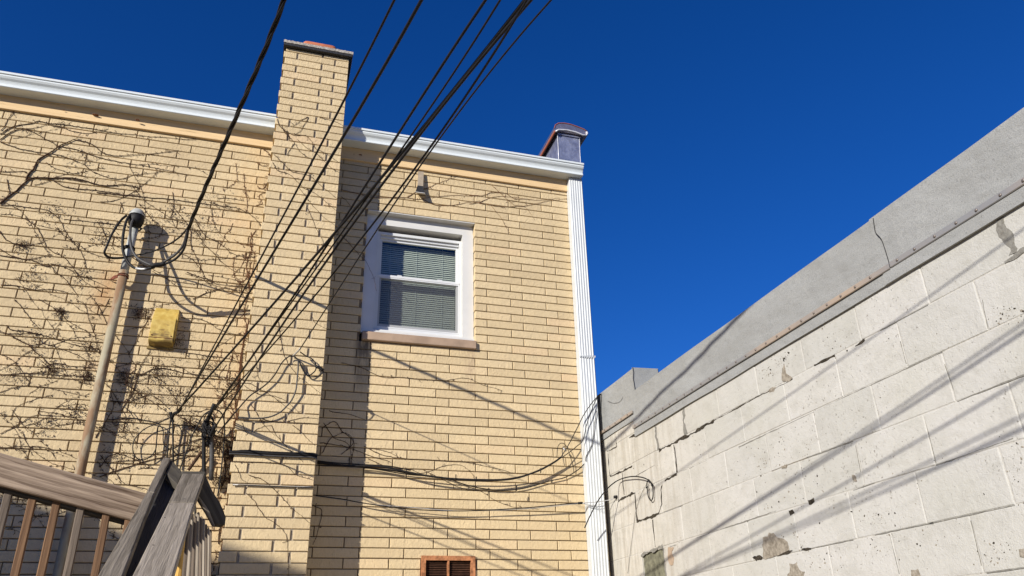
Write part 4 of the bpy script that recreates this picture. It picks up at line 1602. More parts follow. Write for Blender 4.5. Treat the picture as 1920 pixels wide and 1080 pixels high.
tang2 = thing('cable_anchor', 'smaller black cable hook left of the tangle with two straight cables hanging', 'cable anchor', (-2.3, -.12, -2.7))
wire('dead_end', [(340, 765, -.16), (333, 773, -.14), (326, 776, -.10), (322, 784, -.08)], .011, M['cable'], tang2, 7, 3)
wire('dead_end', [(320, 772, -.08), (321, 782, -.07), (325, 792, -.06)], .010, M['cable'], tang2, 7, 3)
wire('cable_tail', [(321, 780, -.07), (317, 810, -.06), (312, 870, -.05)], .0052, M['cable'], tang2, 5, 3)
wire('cable_tail', [(324, 780, -.07), (324, 815, -.06), (325, 870, -.05)], .0058, M['cable'], tang2, 5, 3)
wire('cable_tail', [(323, 780, -.06), (310, 787, -.05), (296, 794, -.045), (275, 802, -.04), (259, 815, -.04), (250, 830, -.04), (250, 848, -.04), (258, 860, -.04), (270, 862, -.04), (283, 855, -.04), (292, 842, -.045), (294, 820, -.05), (295, 803, -.05), (300, 797, -.04), (292, 793, -.03), (270, 788, -.03), (240, 784, -.03), (215, 783, -.03)], .0036, M['cable'], tang2, 5, 4)
wire('cable_tail', [(299, 797, -.05), (306, 806, -.05), (306, 825, -.05), (309, 836, -.05), (320, 842, -.05), (332, 838, -.05), (339, 826, -.05), (340, 808, -.05), (334, 798, -.05), (326, 795, -.05)], .0036, M['cable'], tang2, 5, 4)
wire('cable_tail', [(296, 800, -.04), (293, 830, -.04), (290, 870, -.03)], .004, M['stem'], tang2, 5, 4)
wire('cable_tail', [(230, 762, -.02), (240, 768, -.03), (249, 780, -.03), (252, 786, -.03)], .0026, M['cable'], tang2, 5, 4)

hook = thing('cable_anchor', 'pale hook and drooping cable loop on the chimney face', 'cable anchor', (-1.45, -.33, -2.0))
YH = -CHIM - .03
wire('hook_wire', [(563, 653, -CHIM - .16), (560, 657, -CHIM - .12), (553, 664, -CHIM - .05), (549, 668, -CHIM - .01)], .006, M['wire'], hook, 6, 3)
wire('loop', [(563, 660, -CHIM - .1), (573, 667, YH), (585, 673, YH), (592, 683, YH), (592, 693, YH), (586, 700, YH), (578, 704, YH), (571, 698, YH), (565, 688, YH), (560, 676, YH), (552, 668, YH)], .0042, M['cable'], hook, 5, 4)
wire('loop', [(552, 668, YH), (543, 668, YH), (534, 674, YH), (526, 684, YH), (517, 700, YH), (504, 716, YH), (488, 729, YH), (470, 741, YH), (455, 757, YH), (443, 771, YH - .03), (425, 792, -.24), (408, 813, -.2)], .0046, M['cable'], hook, 5, 4)
wire('loop', [(559, 675, YH), (559, 690, YH - .01), (557, 712, YH - .01), (555, 730, YH - .01), (548, 748, YH), (537, 762, YH), (525, 773, YH), (508, 781, YH), (490, 784, YH), (470, 784, YH), (447, 782, YH)], .0052, M['cable_grey'], hook, 5, 4)
wire('loop', [(562, 679, YH), (568, 691, YH), (573, 701, YH), (580, 706, YH), (594, 706, YH), (602, 702, YH), (607, 696, YH)], .0042, M['cable'], hook, 5, 4)
wire('connector', [(592, 687, YH), (600, 690, YH), (606, 695, YH)], .011, M['cable'], hook, 7, 2)

# ---- cables strung low across the wall to the block wall
bundle = thing('cable_bundle', 'black cable bundle strapped along the chimney and sagging across the lower brick wall', 'cable', (-.5, -.05, -2.8))
for (dy_, r_, mt_) in ((0, .0085, 'cable'), (4.2, .0055, 'cable_grey'), (-3.2, .004, 'cable')):
    yy = -CHIM - .018
    wire('strand', [(430, 847 + dy_, yy), (436, 848 + dy_ * .6, yy), (460, 847.5 + dy_, yy), (500, 850 + dy_, yy), (545, 852 + dy_, yy), (585, 853 + dy_, yy), (595, 856 + dy_, yy)], r_, M[mt_], bundle, 6, 4)
wire('strand', [(595, 866, -.04), (620, 870, -.04), (650, 873, -.05), (690, 874, -.06), (725, 876, -.07), (760, 884, -.08), (800, 892, -.09), (850, 898, -.09), (905, 900.5, -.09), (940, 900, -.08), (965, 897, -.08), (990, 890, -.08), (1015, 880, -.08), (1040, 866, -.08), (1052, 857, -.08)], .0068, M['cable'], bundle, 6, 4)
wire('strand', [(595, 869, -.03), (640, 872, -.03), (690, 877, -.04), (740, 883, -.05), (780, 890, -.06), (840, 896.5, -.06), (900, 899, -.06), (950, 898, -.06), (1000, 887, -.07), (1035, 870, -.07), (1052, 858, -.08)], .0045, M['cable'], bundle, 6, 4)
wire('strand', [(595, 872, -.03), (650, 874, -.03), (700, 879, -.02), (760, 889, -.02), (800, 892.5, -.02), (835, 896, -.02), (870, 908, -.02), (905, 916, -.02), (945, 919.5, -.02), (985, 915, -.02), (1030, 902, -.02), (1060, 895, -.02), (1085, 880, -.03), (1097, 868, -.04)], .0038, M['cable'], bundle, 6, 4)
wire('strand', [(595, 864, -.05), (630, 868, -.04), (680, 871, -.03), (730, 874, -.03), (770, 882, -.03)], .004, M['cable'], bundle, 6, 4)
wire('strand', [(1052, 857, -.08), (1066, 834, -.09), (1080, 807, -.10), (1094, 779, -.11), (1108, 758, -.11), (1119, 745, -.10), (1128, 738, -.05), (1129.5, 737, .1)], .0036, M['cable'], bundle, 5, 4)
wire('strand', [(1040, 866, -.08), (1062, 852, -.09), (1080, 838, -.10), (1093, 825, -.10), (1099, 800, -.10), (1106, 778, -.11), (1117, 750, -.10), (1127, 739, -.05)], .0034, M['cable'], bundle, 5, 4)
wire('strand', [(1098, 865, -.085), (1099, 855, -.085), (1106, 842, -.085), (1111, 828, -.087), (1114, 800, -.09), (1119, 770, -.09)], .0028, M['cable_grey'], bundle, 5, 4)
wire('strand', [(1044, 858, -.07), (1046, 838, -.04), (1052, 831, -.03), (1060, 834, -.03), (1066, 846, -.05), (1074, 872, -.03), (1076, 886, -.02)], .0026, M['cable'], bundle, 5, 4)
wire('tape', [(1056, 840, -.06), (1062, 846, -.06)], .006, M['wire'], bundle, 6, 1)
for px_, py_ in ((890, 900), (965, 917), (852, 896), (1010, 884)):
    c = on_y(px_, py_, -.05)
    MB().tube([c + Vector((0, -.05, .014)), c + Vector((0, -.045, -.022))], .004, 5).build('tie', M['cable'], bundle)
lead2 = thing('thin_cable', 'thin pale-and-black cable stretched level below the bundle to the block wall hook', 'cable', (-.3, -.05, -3))
yy = -CHIM - .012
wire('strand', [(437, 909, yy), (480, 910.5, yy), (530, 912.5, yy), (587, 913.5, yy)], .0044, M['wire'], lead2, 5, 3)
wire('strand', [(437, 911, yy), (450, 909.5, yy - .002), (560, 913.5, yy - .003), (588, 913.7, yy - .003)], .003, M['cable'], lead2, 5, 3)
wire('strand', [(592, 929, -.03), (605, 931, -.03), (640, 935.5, -.04), (680, 943, -.05), (720, 949, -.06), (760, 954, -.06), (810, 957, -.06), (870, 958, -.06), (940, 955, -.06), (1000, 951, -.07), (1050, 946, -.08), (1090, 942.5, -.09)], .0036, M['cable'], lead2, 5, 3)
wire('strand', [(592, 930, -.02), (640, 937, -.03), (700, 946, -.05), (780, 952, -.05), (850, 957.5, -.055), (930, 957, -.055), (1000, 953, -.065), (1088, 944, -.09)], .0026, M['wire'], lead2, 5, 3)
wire('strand', [(1084, 943.5, -.09), (1092, 943, -.095)], .009, M['cable'], lead2, 6, 2)
wire('strand', [(1092, 944, -.10), (1105, 947, -.11), (1120, 947, -.115), (1130, 944, -.12)], .0024, M['wire'], lead2, 5, 3)
P = [on_y(1092, 943, -.095), on_y(1110, 942, -.12), on_x(1140, 938, XW - .05), on_x(1156, 932, XW - .008)]
MB().tube(smooth_path(P, 4), .003, 5).build('strand', M['wire'], lead2)
c = on_x(1157, 932, XW)
MB().tube([c + Vector((-.025, 0, 0)), c], [.010, .014], 7).build('wall_hook', M['cable'], lead2)
arc = thing('cable_end', 'springy black cable end arching to a taped loop on the block wall', 'cable', (XW - .05, -.5, -2.8))
P = [on_y(1096, 990, -.20), on_y(1106, 968, -.22), on_y(1120, 941, -.26), on_y(1138, 917, -.30)] + [on_x(a, b, XW - .03) for a, b in ((1158, 901), (1180, 894), (1198, 894), (1212, 898), (1220, 905), (1223, 912))]
MB().tube(smooth_path(P, 4), .0042, 6).build('arch', M['cable'], arc)
P = [on_x(a, b, XW - .02) for a, b in ((1216, 899), (1213, 906), (1214, 920), (1216, 932), (1220.5, 938.5), (1224, 933), (1224.5, 920), (1222, 907), (1216, 899))]
MB().tube(smooth_path(P, 4), .0038, 6).build('loop', M['cable'], arc)
for a, b in ((1223, 910), (1213, 914)):
    c = on_x(a, b, XW - .024)
    MB().tube([c + Vector((0, .008, 0)), c + Vector((0, -.008, .002))], .006, 6).build('tape', M['cable'], arc)
P = [on_x(a, b, XW - .006) for a, b in ((1214, 905), (1203, 925), (1196, 945), (1191, 965), (1185, 1010), (1177, 1075))]
MB().tube(smooth_path(P, 4), .0013, 4).build('fine_wire', M['cable_grey'], arc)
fw = MB().tube(smooth_path([on_y(1136, 749, -.02)] + [on_x(a, b, XW - .012) for a, b in ((1140, 752), (1152, 756), (1163, 752), (1168, 744))], 4), .0011, 4).build('fine_wire', M['cable_grey'])
tag(fw, 'hair-thin grey wire curl on the felt beside the house corner', 'wire')

# ================================================================ STAIR AND RAILING
deck = thing('wooden_stair', 'weathered wooden stair and landing with plank handrails and square balusters', 'stairs', (-2.2, -1.8, GROUND))
A = on_y(0, 879, -1.72)
B = on_y(258, 949, -1.62)
dv = (B - A)
A0 = A - dv * 1.6
nrm = Vector((0.10, -1, 0.05))
rail = board('handrail', M['rail'], A0, B + dv * .06, nrm, 0.128, 0.036, deck, 0.005)
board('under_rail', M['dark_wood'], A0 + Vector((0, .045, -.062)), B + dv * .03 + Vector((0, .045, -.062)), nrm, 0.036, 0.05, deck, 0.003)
dn = dv.normalized()
tops = [(17, 917), (62, 928), (106, 941), (151, 953), (199, 966), (241, 975)]
for i in range(-9, 6):
    if i >= 0:
        t0 = on_plane(tops[i][0], tops[i][1], A + Vector((0, .062, 0)), nrm)
    else:
        t0 = on_plane(tops[0][0], tops[0][1], A + Vector((0, .062, 0)), nrm) + dn * (.128 * i)
    b_ = board('baluster', M['baluster'] if i % 3 else M['baluster_grey'], t0 + Vector((0, 0, .04)), t0 + Vector((0, 0, -.95)), (0.10, -1, 0), .031, .031, deck, .003)
    b_.rotation_mode = 'QUATERNION'
z_deck = A.z - 1.08
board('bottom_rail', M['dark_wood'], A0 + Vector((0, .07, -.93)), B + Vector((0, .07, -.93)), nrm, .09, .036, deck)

def dot(px, py, r_, mat, parent, name, plane=(A, nrm)):
    c = on_plane(px, py, plane[0], plane[1])
    nn = plane[1].normalized()
    u_ = nn.orthogonal().normalized()
    v_ = nn.cross(u_)
    u_, v_ = (v_, u_) if abs(v_.z) < abs(u_.z) else (u_, v_)
    MB().prism([c + nn * .0015 + u_ * math.cos(k_ * .52) * r_ + v_ * math.sin(k_ * .52) * r_ * .8 for k_ in range(12)], nn * -.002).build(name, mat, parent)


dot(27, 893, .020, M['rail_knot'], rail, 'knot')
dot(27, 893, .010, M['dark_rust'], rail, 'knot_heart', (A + nrm.normalized() * .0008, nrm))
for a_, b_ in ((148, 911), (210, 928), (28, 882), (90, 898)):
    dot(a_, b_, .0045, M['tar'], rail, 'nail')


# the stair's rails: planks lying on the slope of the stair, seen from their foot
def plank(name, mat, pts, plane, thick, parent, along=(0, 1)):
    """a plank with outline pts (pixels) on the plane, its grain running from pts[along[0]] to pts[along[1]]"""
    p0, nn = plane
    nn = nn.normalized()
    if nn.dot(CAM - p0) < 0:
        nn = -nn
    P = [on_plane(a_, b_, p0, nn) for a_, b_ in pts]
    x = (P[along[1]] - P[along[0]]).normalized()
    x = (x - nn * x.dot(nn)).normalized()
    y = nn.cross(x)
    c = sum(P, Vector()) / len(P)
    mt = Matrix((x, y, nn)).transposed()
    loc = [mt.transposed() @ (p - c) for p in P]
    me = bpy.data.meshes.new(name)
    n_ = len(loc)
    vs = [(p.x, p.y, 0) for p in loc] + [(p.x, p.y, -thick) for p in loc]
    fs = [tuple(range(n_)), tuple(reversed(range(n_, 2 * n_)))] + [(i, i + n_, (i + 1) % n_ + n_, (i + 1) % n_) for i in range(n_)]
    me.from_pydata(vs, [], fs)
    bm = bmesh.new()
    bm.from_mesh(me)
    bmesh.ops.recalc_face_normals(bm, faces=bm.faces)
    bmesh.ops.bevel(bm, geom=list(bm.edges), offset=.0035, segments=1, affect='EDGES')
    bm.to_mesh(me)
    bm.free()
    me.materials.append(mat)
    o = bpy.data.objects.new(name, me)
    o.rotation_mode = 'QUATERNION'
    o.rotation_quaternion = mt.to_quaternion()
    o.location = c
    return link(o, parent)


def c5(*pts):
    return [(a / 4.174, 840 + b / 4.174) for a, b in pts]


YT = -1.30
t1, t2 = on_y(*c5((1338, 80))[0], YT), on_y(*c5((1600, 190))[0], YT)
b1 = on_y(*c5((965, 1000))[0], -3.15)
slope = (t1, (Vector((1, 0, 0.0))).cross(b1 - t1))
plank('handrail', M['grey_wood'], c5((1150, 338), (1280, 72), (1338, 80), (1210, 345)), slope, .036, deck, (0, 1))
plank('handrail', M['grey_wood'], c5((640, 1210), (1148, 343), (1208, 350), (880, 1210)), (slope[0] - slope[1].normalized() * 0, slope[1]), .036, deck, (0, 1))
plank('stair_cap', M['grey_wood'], c5((1322, 418), (1430, 195), (1604, 200), (1525, 424)), slope, .036, deck, (0, 1))
plank('stair_cap', M['weathered'], c5((930, 1210), (1320, 426), (1524, 430), (1508, 470), (1450, 670), (1290, 1210)), slope, .036, deck, (0, 1))
sn = slope[1].normalized()
if sn.z < 0:
    sn = -sn
low = (slope[0] - sn * .055, slope[1])
plank('stair_stringer', M['stringer_shade'], c5((820, 1210), (1290, 190), (1400, 260), (1340, 480), (1010, 1210)), low, .03, deck, (0, 1))
side = (on_plane(*c5((1338, 80))[0], slope[0], slope[1]), Vector((1, 0.12, 0)))
plank('end_block', M['dark_wood'], c5((1338, 82), (1425, 182), (1430, 196), (1390, 290), (1300, 200)), (slope[0] - sn * .012, slope[1]), .03, deck, (0, 1))
plank('end_rim', M['dark_wood'], c5((1418, 180), (1612, 184), (1606, 198), (1428, 193)), (slope[0] + sn * .004, slope[1]), .05, deck, (0, 1))
for a_, b_ in c5((1335, 440), (1500, 445), (1435, 400), (1445, 398), (1200, 760), (1290, 545)):
    dot(a_, b_, .004, M['tar'], deck, 'nail', slope)
# cap running down and away to the right, the shade of its underside put into the dark wood
CA = on_plane(*c5((1600, 200))[0], slope[0], slope[1])
CB = on_y(*c5((1765, 600))[0], -1.00)
cn = (CB - CA).cross(Vector((0.3, 0.0, 1)))
cplane = (CA, Vector((0.45, -1, 0.1)))
plank('falling_cap', M['dark_wood'], c5((1606, 198), (1662, 330), (1730, 440), (1770, 540), (1764, 603), (1692, 598), (1640, 500), (1560, 372), (1540, 345)), cplane, .05, deck, (0, 3))
plank('falling_lath', M['grey_wood'], c5((1545, 372), (1562, 376), (1640, 490), (1686, 612), (1672, 618), (1622, 520)), (cplane[0] - Vector((0, .03, 0)), cplane[1]), .012, deck, (0, 3))
plank('short_lath', M['dark_wood'], c5((1512, 430), (1530, 430), (1538, 480), (1532, 545), (1520, 540)), (slope[0] + Vector((0, -.02, -.02)), Vector((0, 1, 0))), .02, deck, (0, 3))
bt = [((1440, 650), (1462, 632), (1400, 1210), (1350, 1210)), ((1470, 560), (1496, 545), (1440, 1210), (1412, 1210)), ((1500, 520), (1520, 512), (1482, 1210), (1452, 1210)), ((1524, 540), (1544, 530), (1520, 1210), (1492, 1210)),
      ((1548, 500), (1566, 500), (1552, 1210), (1530, 1210)), ((1572, 530), (1588, 535), (1580, 1210), (1560, 1210)), ((1592, 545), (1608, 560), (1604, 1210), (1586, 1210)), ((1612, 590), (1626, 600), (1622, 1210), (1608, 1210)),
      ((1632, 620), (1644, 630), (1638, 1210), (1626, 1210)), ((1650, 630), (1660, 640), (1650, 1210), (1641, 1210))]
for i, q4 in enumerate(bt):
    yb4 = -1.62 + .07 * i if i else -1.75
    mt_ = M['fresh_wood'] if i == 0 else (M['baluster_grey'] if i % 2 else M['weathered'])
    plank('baluster', mt_, c5(*q4), (Vector((0, yb4, 0)), Vector((.35, -1, 0))), .034, deck, (3, 0))
# landing and posts below the picture
zl = -4.35
for i in range(9):
    board('landing_plank', M['grey_wood'], (-5.0, -1.70 + i * .145, zl), (-1.75, -1.70 + i * .145, zl), (0, 0, 1), .138, .03, deck, .003)
for x_, y_ in ((-4.9, -1.6), (-3.3, -1.6), (-1.9, -1.6), (-4.9, -.6), (-3.3, -.6), (-1.9, -.6)):
    board('post', M['grey_wood'], (x_, y_, GROUND), (x_, y_, zl - .031), (0, -1, 0), .09, .09, deck, .004)

# ================================================================ ADDED SHADE BUILDING, unseen, its roof line shaped to shade the foot of the wall
nb = thing('added_shade_building', 'unseen grey building form added behind the camera to shade the foot of the wall', 'shadow caster', (-11, -7, GROUND))
k_ = 6.2
e1 = on_y(0, 925, 0) - SUN * k_
e2 = on_y(572, 1070, -CHIM) - SUN * (k_ - CHIM)
sl_ = (e2.z - e1.z) / (e2.x - e1.x)
xa_, xb_ = -16.0, e2.x + .12
za_, zb2 = e1.z + (xa_ - e1.x) * sl_, e1.z + (xb_ - e1.x) * sl_
MB().prism([(xa_, -k_, GROUND), (xb_, -k_, GROUND), (xb_, -k_, zb2), (xa_, -k_, za_)], (-6.0, -5, 0)).build('shade_walls', M['shade_building'], nb)
MB().prism([(xa_, -k_ + .02, za_ - .02), (xb_ + .02, -k_ + .02, zb2 - .02), (xb_ + .02, -k_ + .02, zb2), (xa_, -k_ + .02, za_)], (-6.1, -5.1, 0)).build('roof', M['tar'], nb)

# ================================================================ VINES
def cr(ox, oy, s):
    return lambda *p: [(ox + a / s, oy + b / s) for a, b in p]


L1 = cr(0, 180, 6.836)
L2 = cr(0, 330, 4.696)
L3 = cr(0, 560, 6.836)
L4 = cr(0, 720, 3.0)
L5 = cr(180, 360, 6.0)
K1 = cr(480, 200, 5.4)
K2 = cr(400, 590, 4.696)
K3 = cr(400, 780, 4.696)
R1 = cr(880, 280, 8.0)
R2 = cr(640, 260, 6.0)
R3 = cr(560, 720, 3.0)
R4 = cr(640, 640, 4.0)
left = [
    (L1((340, 1080), (375, 1000), (440, 920), (490, 820), (640, 730), (760, 640), (870, 590), (950, 555)), 4.6),
    (L1((950, 555), (1130, 600), (1230, 650), (1330, 730), (1500, 765), (1680, 755), (1914, 740), (2300, 700)), 2.6),
    (L1((0, 560), (100, 480), (210, 430), (340, 435), (430, 465), (570, 545), (700, 610), (760, 640)), 2.6),
    (L1((760, 640), (1000, 690), (1150, 750), (1330, 800), (1600, 855), (1914, 905), (2400, 1010)), 2.4),
    (L1((0, 580), (100, 625), (260, 680), (450, 710), (640, 740), (760, 755), (930, 820), (1100, 885)), 2.6),
    (L1((0, 490), (120, 410), (240, 375), (420, 345), (500, 320), (640, 350), (830, 365), (1080, 400), (1250, 430), (1450, 465), (1700, 490), (1860, 510), (2500, 560)), 2.6),
    (L1((0, 440), (60, 380), (140, 240), (270, 125), (440, 195), (560, 195), (700, 250), (830, 330)), 1.8),
    (L1((240, 410), (450, 410), (600, 360), (750, 340)), 1.6),
    (L1((650, 375), (800, 400), (900, 440), (1020, 465), (1150, 480), (1280, 455), (1390, 420)), 1.8),
    (L1((0, 960), (60, 970), (300, 965), (370, 1000)), 2.4),
    (L1((370, 1080), (450, 1045), (620, 1055), (760, 1045), (850, 1060), (1100, 1100)), 3.4),
    (L1((590, 850), (720, 930), (870, 980), (1060, 1020), (1130, 1060)), 1.8),
    (L1((1090, 885), (1200, 970), (1330, 1020), (1450, 1060), (1600, 1055), (1700, 1010), (1850, 1000), (1914, 990), (2100, 960)), 2.0),
    (L2((0, 240), (80, 180), (160, 110), (240, 40), (300, 15), (430, 20), (560, 15), (700, 30), (830, 65), (960, 85), (1100, 75), (1221, 105)), 4.2),
    (L2((470, 40), (560, 90), (700, 115), (850, 125), (1000, 145), (1120, 165), (1221, 160)), 2.6),
    (L2((0, 255), (150, 262), (350, 290), (440, 310), (520, 380), (560, 460), (620, 550), (700, 650), (740, 730), (770, 850)), 2.0),
    (L2((0, 480), (50, 560), (140, 600), (210, 620), (300, 640)), 3.0),
    (L2((0, 640), (100, 700), (250, 730), (400, 700), (460, 690)), 2.2),
    (L2((250, 385), (320, 450), (370, 530), (420, 630), (490, 680), (550, 700), (600, 760), (680, 860), (750, 930), (830, 980), (900, 1020)), 2.2),
    (L2((0, 700), (150, 720), (280, 740), (400, 790), (460, 800), (480, 840), (560, 890), (610, 950), (650, 1010), (690, 1060)), 2.6),
    (L2((450, 770), (560, 800), (680, 860), (860, 940), (1000, 1000)), 2.0),
    (L2((860, 410), (910, 490), (940, 560), (1000, 600), (1070, 640)), 1.8),
    (L2((0, 955), (150, 965), (300, 1000), (500, 1000), (620, 1040)), 2.6),
    (L2((560, 380), (700, 390), (850, 410), (1090, 435)), 2.0),
    (L2((0, 330), (160, 350), (330, 430), (520, 470)), 1.5),
    (L2((60, 30), (70, 100), (75, 160), (20, 230)), 2.6),
    (L3((180, 0), (280, 110), (350, 200), (400, 270), (450, 320), (520, 400)), 2.2),
    (L3((500, 0), (640, 90), (780, 190), (870, 280), (1000, 360), (1100, 420), (1220, 490), (1320, 520)), 2.0),
    (L3((80, 340), (140, 400), (300, 410), (430, 435), (560, 470), (720, 520), (900, 575), (1050, 610), (1290, 650)), 2.4),
    (L3((150, 470), (260, 540), (380, 600), (450, 680), (560, 760), (620, 830), (760, 830), (900, 865), (1230, 880)), 3.2),
    (L3((380, 590), (550, 580), (700, 610), (850, 670), (1000, 730), (1100, 790), (1240, 850)), 2.2),
    (L3((0, 985), (200, 960), (400, 950), (600, 930), (800, 920)), 2.0),
    (L3((330, 950), (500, 960), (800, 980), (1200, 1000)), 2.2),
    (L3((0, 430), (200, 450), (400, 440), (560, 470)), 2.0),
    (L3((980, 0), (1100, 90), (1130, 260), (1220, 400)), 1.5),
    (L3((1400, 0), (1300, 180), (1180, 160), (1050, 20)), 1.5),
    (L3((0, 720), (120, 760), (260, 900), (360, 1060)), 1.8),
    (L4((0, 280), (100, 230), (200, 175), (350, 180), (450, 190)), 2.0),
    (L4((0, 360), (150, 350), (300, 370), (450, 430)), 1.8),
    (L4((0, 45), (120, 10), (250, 20), (500, 70)), 1.8),
    (L4((560, 400), (650, 500), (700, 560), (830, 590)), 2.2),
    (L4((560, 520), (700, 470), (870, 420), (950, 410), (1050, 380), (1180, 330)), 3.2),
    (L4((600, 200), (750, 190), (870, 210), (960, 190)), 2.8),
    (L4((620, 90), (720, 100), (850, 60), (960, 150)), 2.0),
    (L4((700, 0), (800, 60), (900, 130), (970, 180)), 2.6),
    (L4((1000, 180), (1100, 230), (1180, 290), (1300, 330)), 2.8),
    (L4((1180, 290), (1050, 330), (900, 380), (800, 420), (640, 440)), 2.4),
    (L4((540, 300), (600, 200), (640, 120), (620, 40)), 2.6),
    (L4((560, 470), (620, 400), (700, 400), (860, 470)), 2.2),
    (L4((1240, 600), (1270, 500), (1260, 400), (1300, 330), (1290, 240)), 3.2),
    (L4((1230, 900), (1240, 760), (1225, 640), (1270, 540)), 3.0),
    (L4((900, 470), (1000, 420), (1120, 410), (1240, 430)), 2.2),
    (L4((60, 200), (90, 130), (180, 90), (300, 60)), 1.6),
    (L5((0, 0), (200, 20), (400, 40), (600, 60), (900, 90), (1200, 130), (1400, 150), (1600, 180), (1750, 260), (1850, 360)), 2.6),
    (L5((270, 110), (300, 180), (280, 240)), 1.8),
    (L5((480, 130), (560, 210), (640, 310), (720, 380)), 2.0),
    (L5((860, 0), (870, 150), (850, 280), (890, 380)), 1.8),
    (L5((880, 180), (960, 270), (1050, 380), (1150, 480), (1220, 590), (1300, 670), (1400, 770), (1500, 850), (1560, 890), (1700, 910), (1900, 910)), 2.0),
    (L5((1110, 290), (1150, 390), (1240, 490), (1330, 540), (1450, 620), (1560, 700), (1740, 730), (1850, 700)), 2.0),
    (L5((1300, 180), (1320, 330), (1400, 480), (1500, 560)), 1.4),
    (L5((1060, 400), (1070, 600), (1120, 720), (1180, 850), (1220, 950), (1320, 1020), (1500, 1050), (1800, 1080)), 1.8),
    (L5((940, 680), (1060, 740), (1120, 800), (1200, 900)), 2.0),
    (L5((1020, 900), (1150, 950), (1300, 990), (1320, 1020)), 2.2),
    (L5((640, 890), (740, 950), (900, 1010), (1150, 1030), (1300, 1020)), 1.8),
    (L5((0, 340), (180, 360), (300, 380)), 2.0),
    (L5((1500, 1050), (1700, 1060), (1860, 1090)), 1.8),
    (L4((1180, 290), (1240, 360), (1280, 470), (1300, 560)), 2.4),
    ([(362, 560), (400, 545), (430, 540), (465, 560)], 2.4),
    ([(340, 596), (380, 600), (420, 622), (462, 628)], 1.8),
    ([(345, 660), (400, 668), (440, 676), (462, 690)], 2.0),
    ([(255, 705), (300, 690), (350, 700), (400, 705), (460, 712)], 2.4),
    ([(228, 770), (250, 730), (262, 690), (282, 655)], 2.6),
    ([(245, 660), (262, 625), (282, 590), (290, 560)], 1.8),
]
red = [
    (K1((200, 130), (180, 200), (120, 370), (110, 420)), 1.6, 0),
    (K1((70, 430), (140, 480), (160, 560), (150, 640), (120, 740), (120, 900), (150, 960)), 2.2, 0),
    (K1((0, 560), (60, 600), (140, 590)), 1.6, 0),
    (K1((10, 800), (60, 830), (110, 780), (130, 700)), 1.8, 0),
    (K1((0, 1000), (60, 980), (30, 900), (100, 860)), 1.8, 0),
    ([(470, 470), (462, 500), (468, 540), (458, 580), (462, 620), (452, 660)], 1.8, 0),
    ([(466, 600), (455, 650), (450, 700), (440, 750), (446, 800), (440, 850), (436, 900), (425, 950), (420, 1000), (412, 1050)], 2.6, 0),
    ([(452, 660), (447, 720), (452, 760), (436, 800), (438, 850), (430, 900), (428, 940), (416, 985), (418, 1030)], 2.4, 0),
    ([(440, 700), (450, 730), (441, 770), (448, 810), (431, 850), (434, 890), (420, 930)], 2.0, 0),
    ([(480, 430), (468, 455), (478, 480), (470, 520)], 1.6, 0),
]
chim = [
    (K1((215, 120), (250, 200), (330, 260), (390, 290), (500, 290), (570, 360), (600, 420), (700, 470), (860, 570)), 1.6),
    (K1((260, 180), (290, 260), (350, 310), (400, 380), (460, 470), (540, 520)), 1.6),
    (K1((520, 100), (450, 140), (400, 180), (290, 200)), 1.4),
    (K1((530, 100), (490, 180), (450, 240), (390, 280)), 1.4),
    (K1((390, 370), (340, 430), (310, 490)), 1.6),
    (K1((420, 330), (520, 420), (620, 480), (700, 560), (760, 620), (860, 670)), 1.5),
    (K1((180, 480), (270, 560), (360, 650), (480, 680), (560, 710), (650, 790), (740, 860), (840, 940)), 1.8),
    (K1((170, 560), (220, 640), (330, 680), (420, 760), (500, 830), (620, 890), (740, 990), (830, 1070)), 1.6),
    (K1((640, 110), (780, 140), (880, 190)), 1.4),
    (K1((240, 190), (340, 300), (320, 340)), 2.4),
    (K2((240, 600), (330, 610), (420, 660), (540, 730), (620, 800), (700, 850)), 1.8),
    (K2((270, 620), (400, 700), (520, 710), (640, 760), (760, 870)), 1.6),
    (K2((330, 790), (400, 900), (450, 970), (540, 1060)), 1.8),
    (K2((640, 940), (760, 910), (880, 910), (930, 920)), 1.6),
    (K2((420, 910), (520, 940), (650, 950), (800, 955), (930, 965)), 2.2),
    (K2((570, 60), (600, 250), (630, 380), (730, 520), (830, 600), (960, 700)), 1.5),
    (K2((860, 0), (900, 70), (1010, 130)), 1.5),
    (K2((340, 300), (380, 420), (400, 560), (440, 600)), 1.3),
    (K3((510, 80), (560, 170), (680, 300), (790, 400)), 1.8),
    (K3((700, 80), (760, 130), (830, 200), (900, 260)), 1.8),
    (K3((310, 520), (430, 560), (520, 630), (620, 730), (700, 820), (780, 880), (850, 940)), 1.8),
    (K3((290, 680), (360, 740), (400, 810), (460, 890), (540, 940), (620, 1010), (650, 1080), (655, 1200), (665, 1400)), 1.8),
    (K3((160, 400), (300, 405), (450, 410), (600, 425), (680, 470), (740, 520), (880, 560)), 1.8),
    (K3((250, 60), (300, 150), (420, 100), (510, 80)), 1.5),
    (K3((190, 430), (220, 490), (250, 560), (330, 600)), 1.4),
    ([(560, 350), (600, 400), (640, 430)], 1.2),
    ([(575, 385), (590, 420), (600, 440), (606, 455), (603, 480)], 1.2),
]
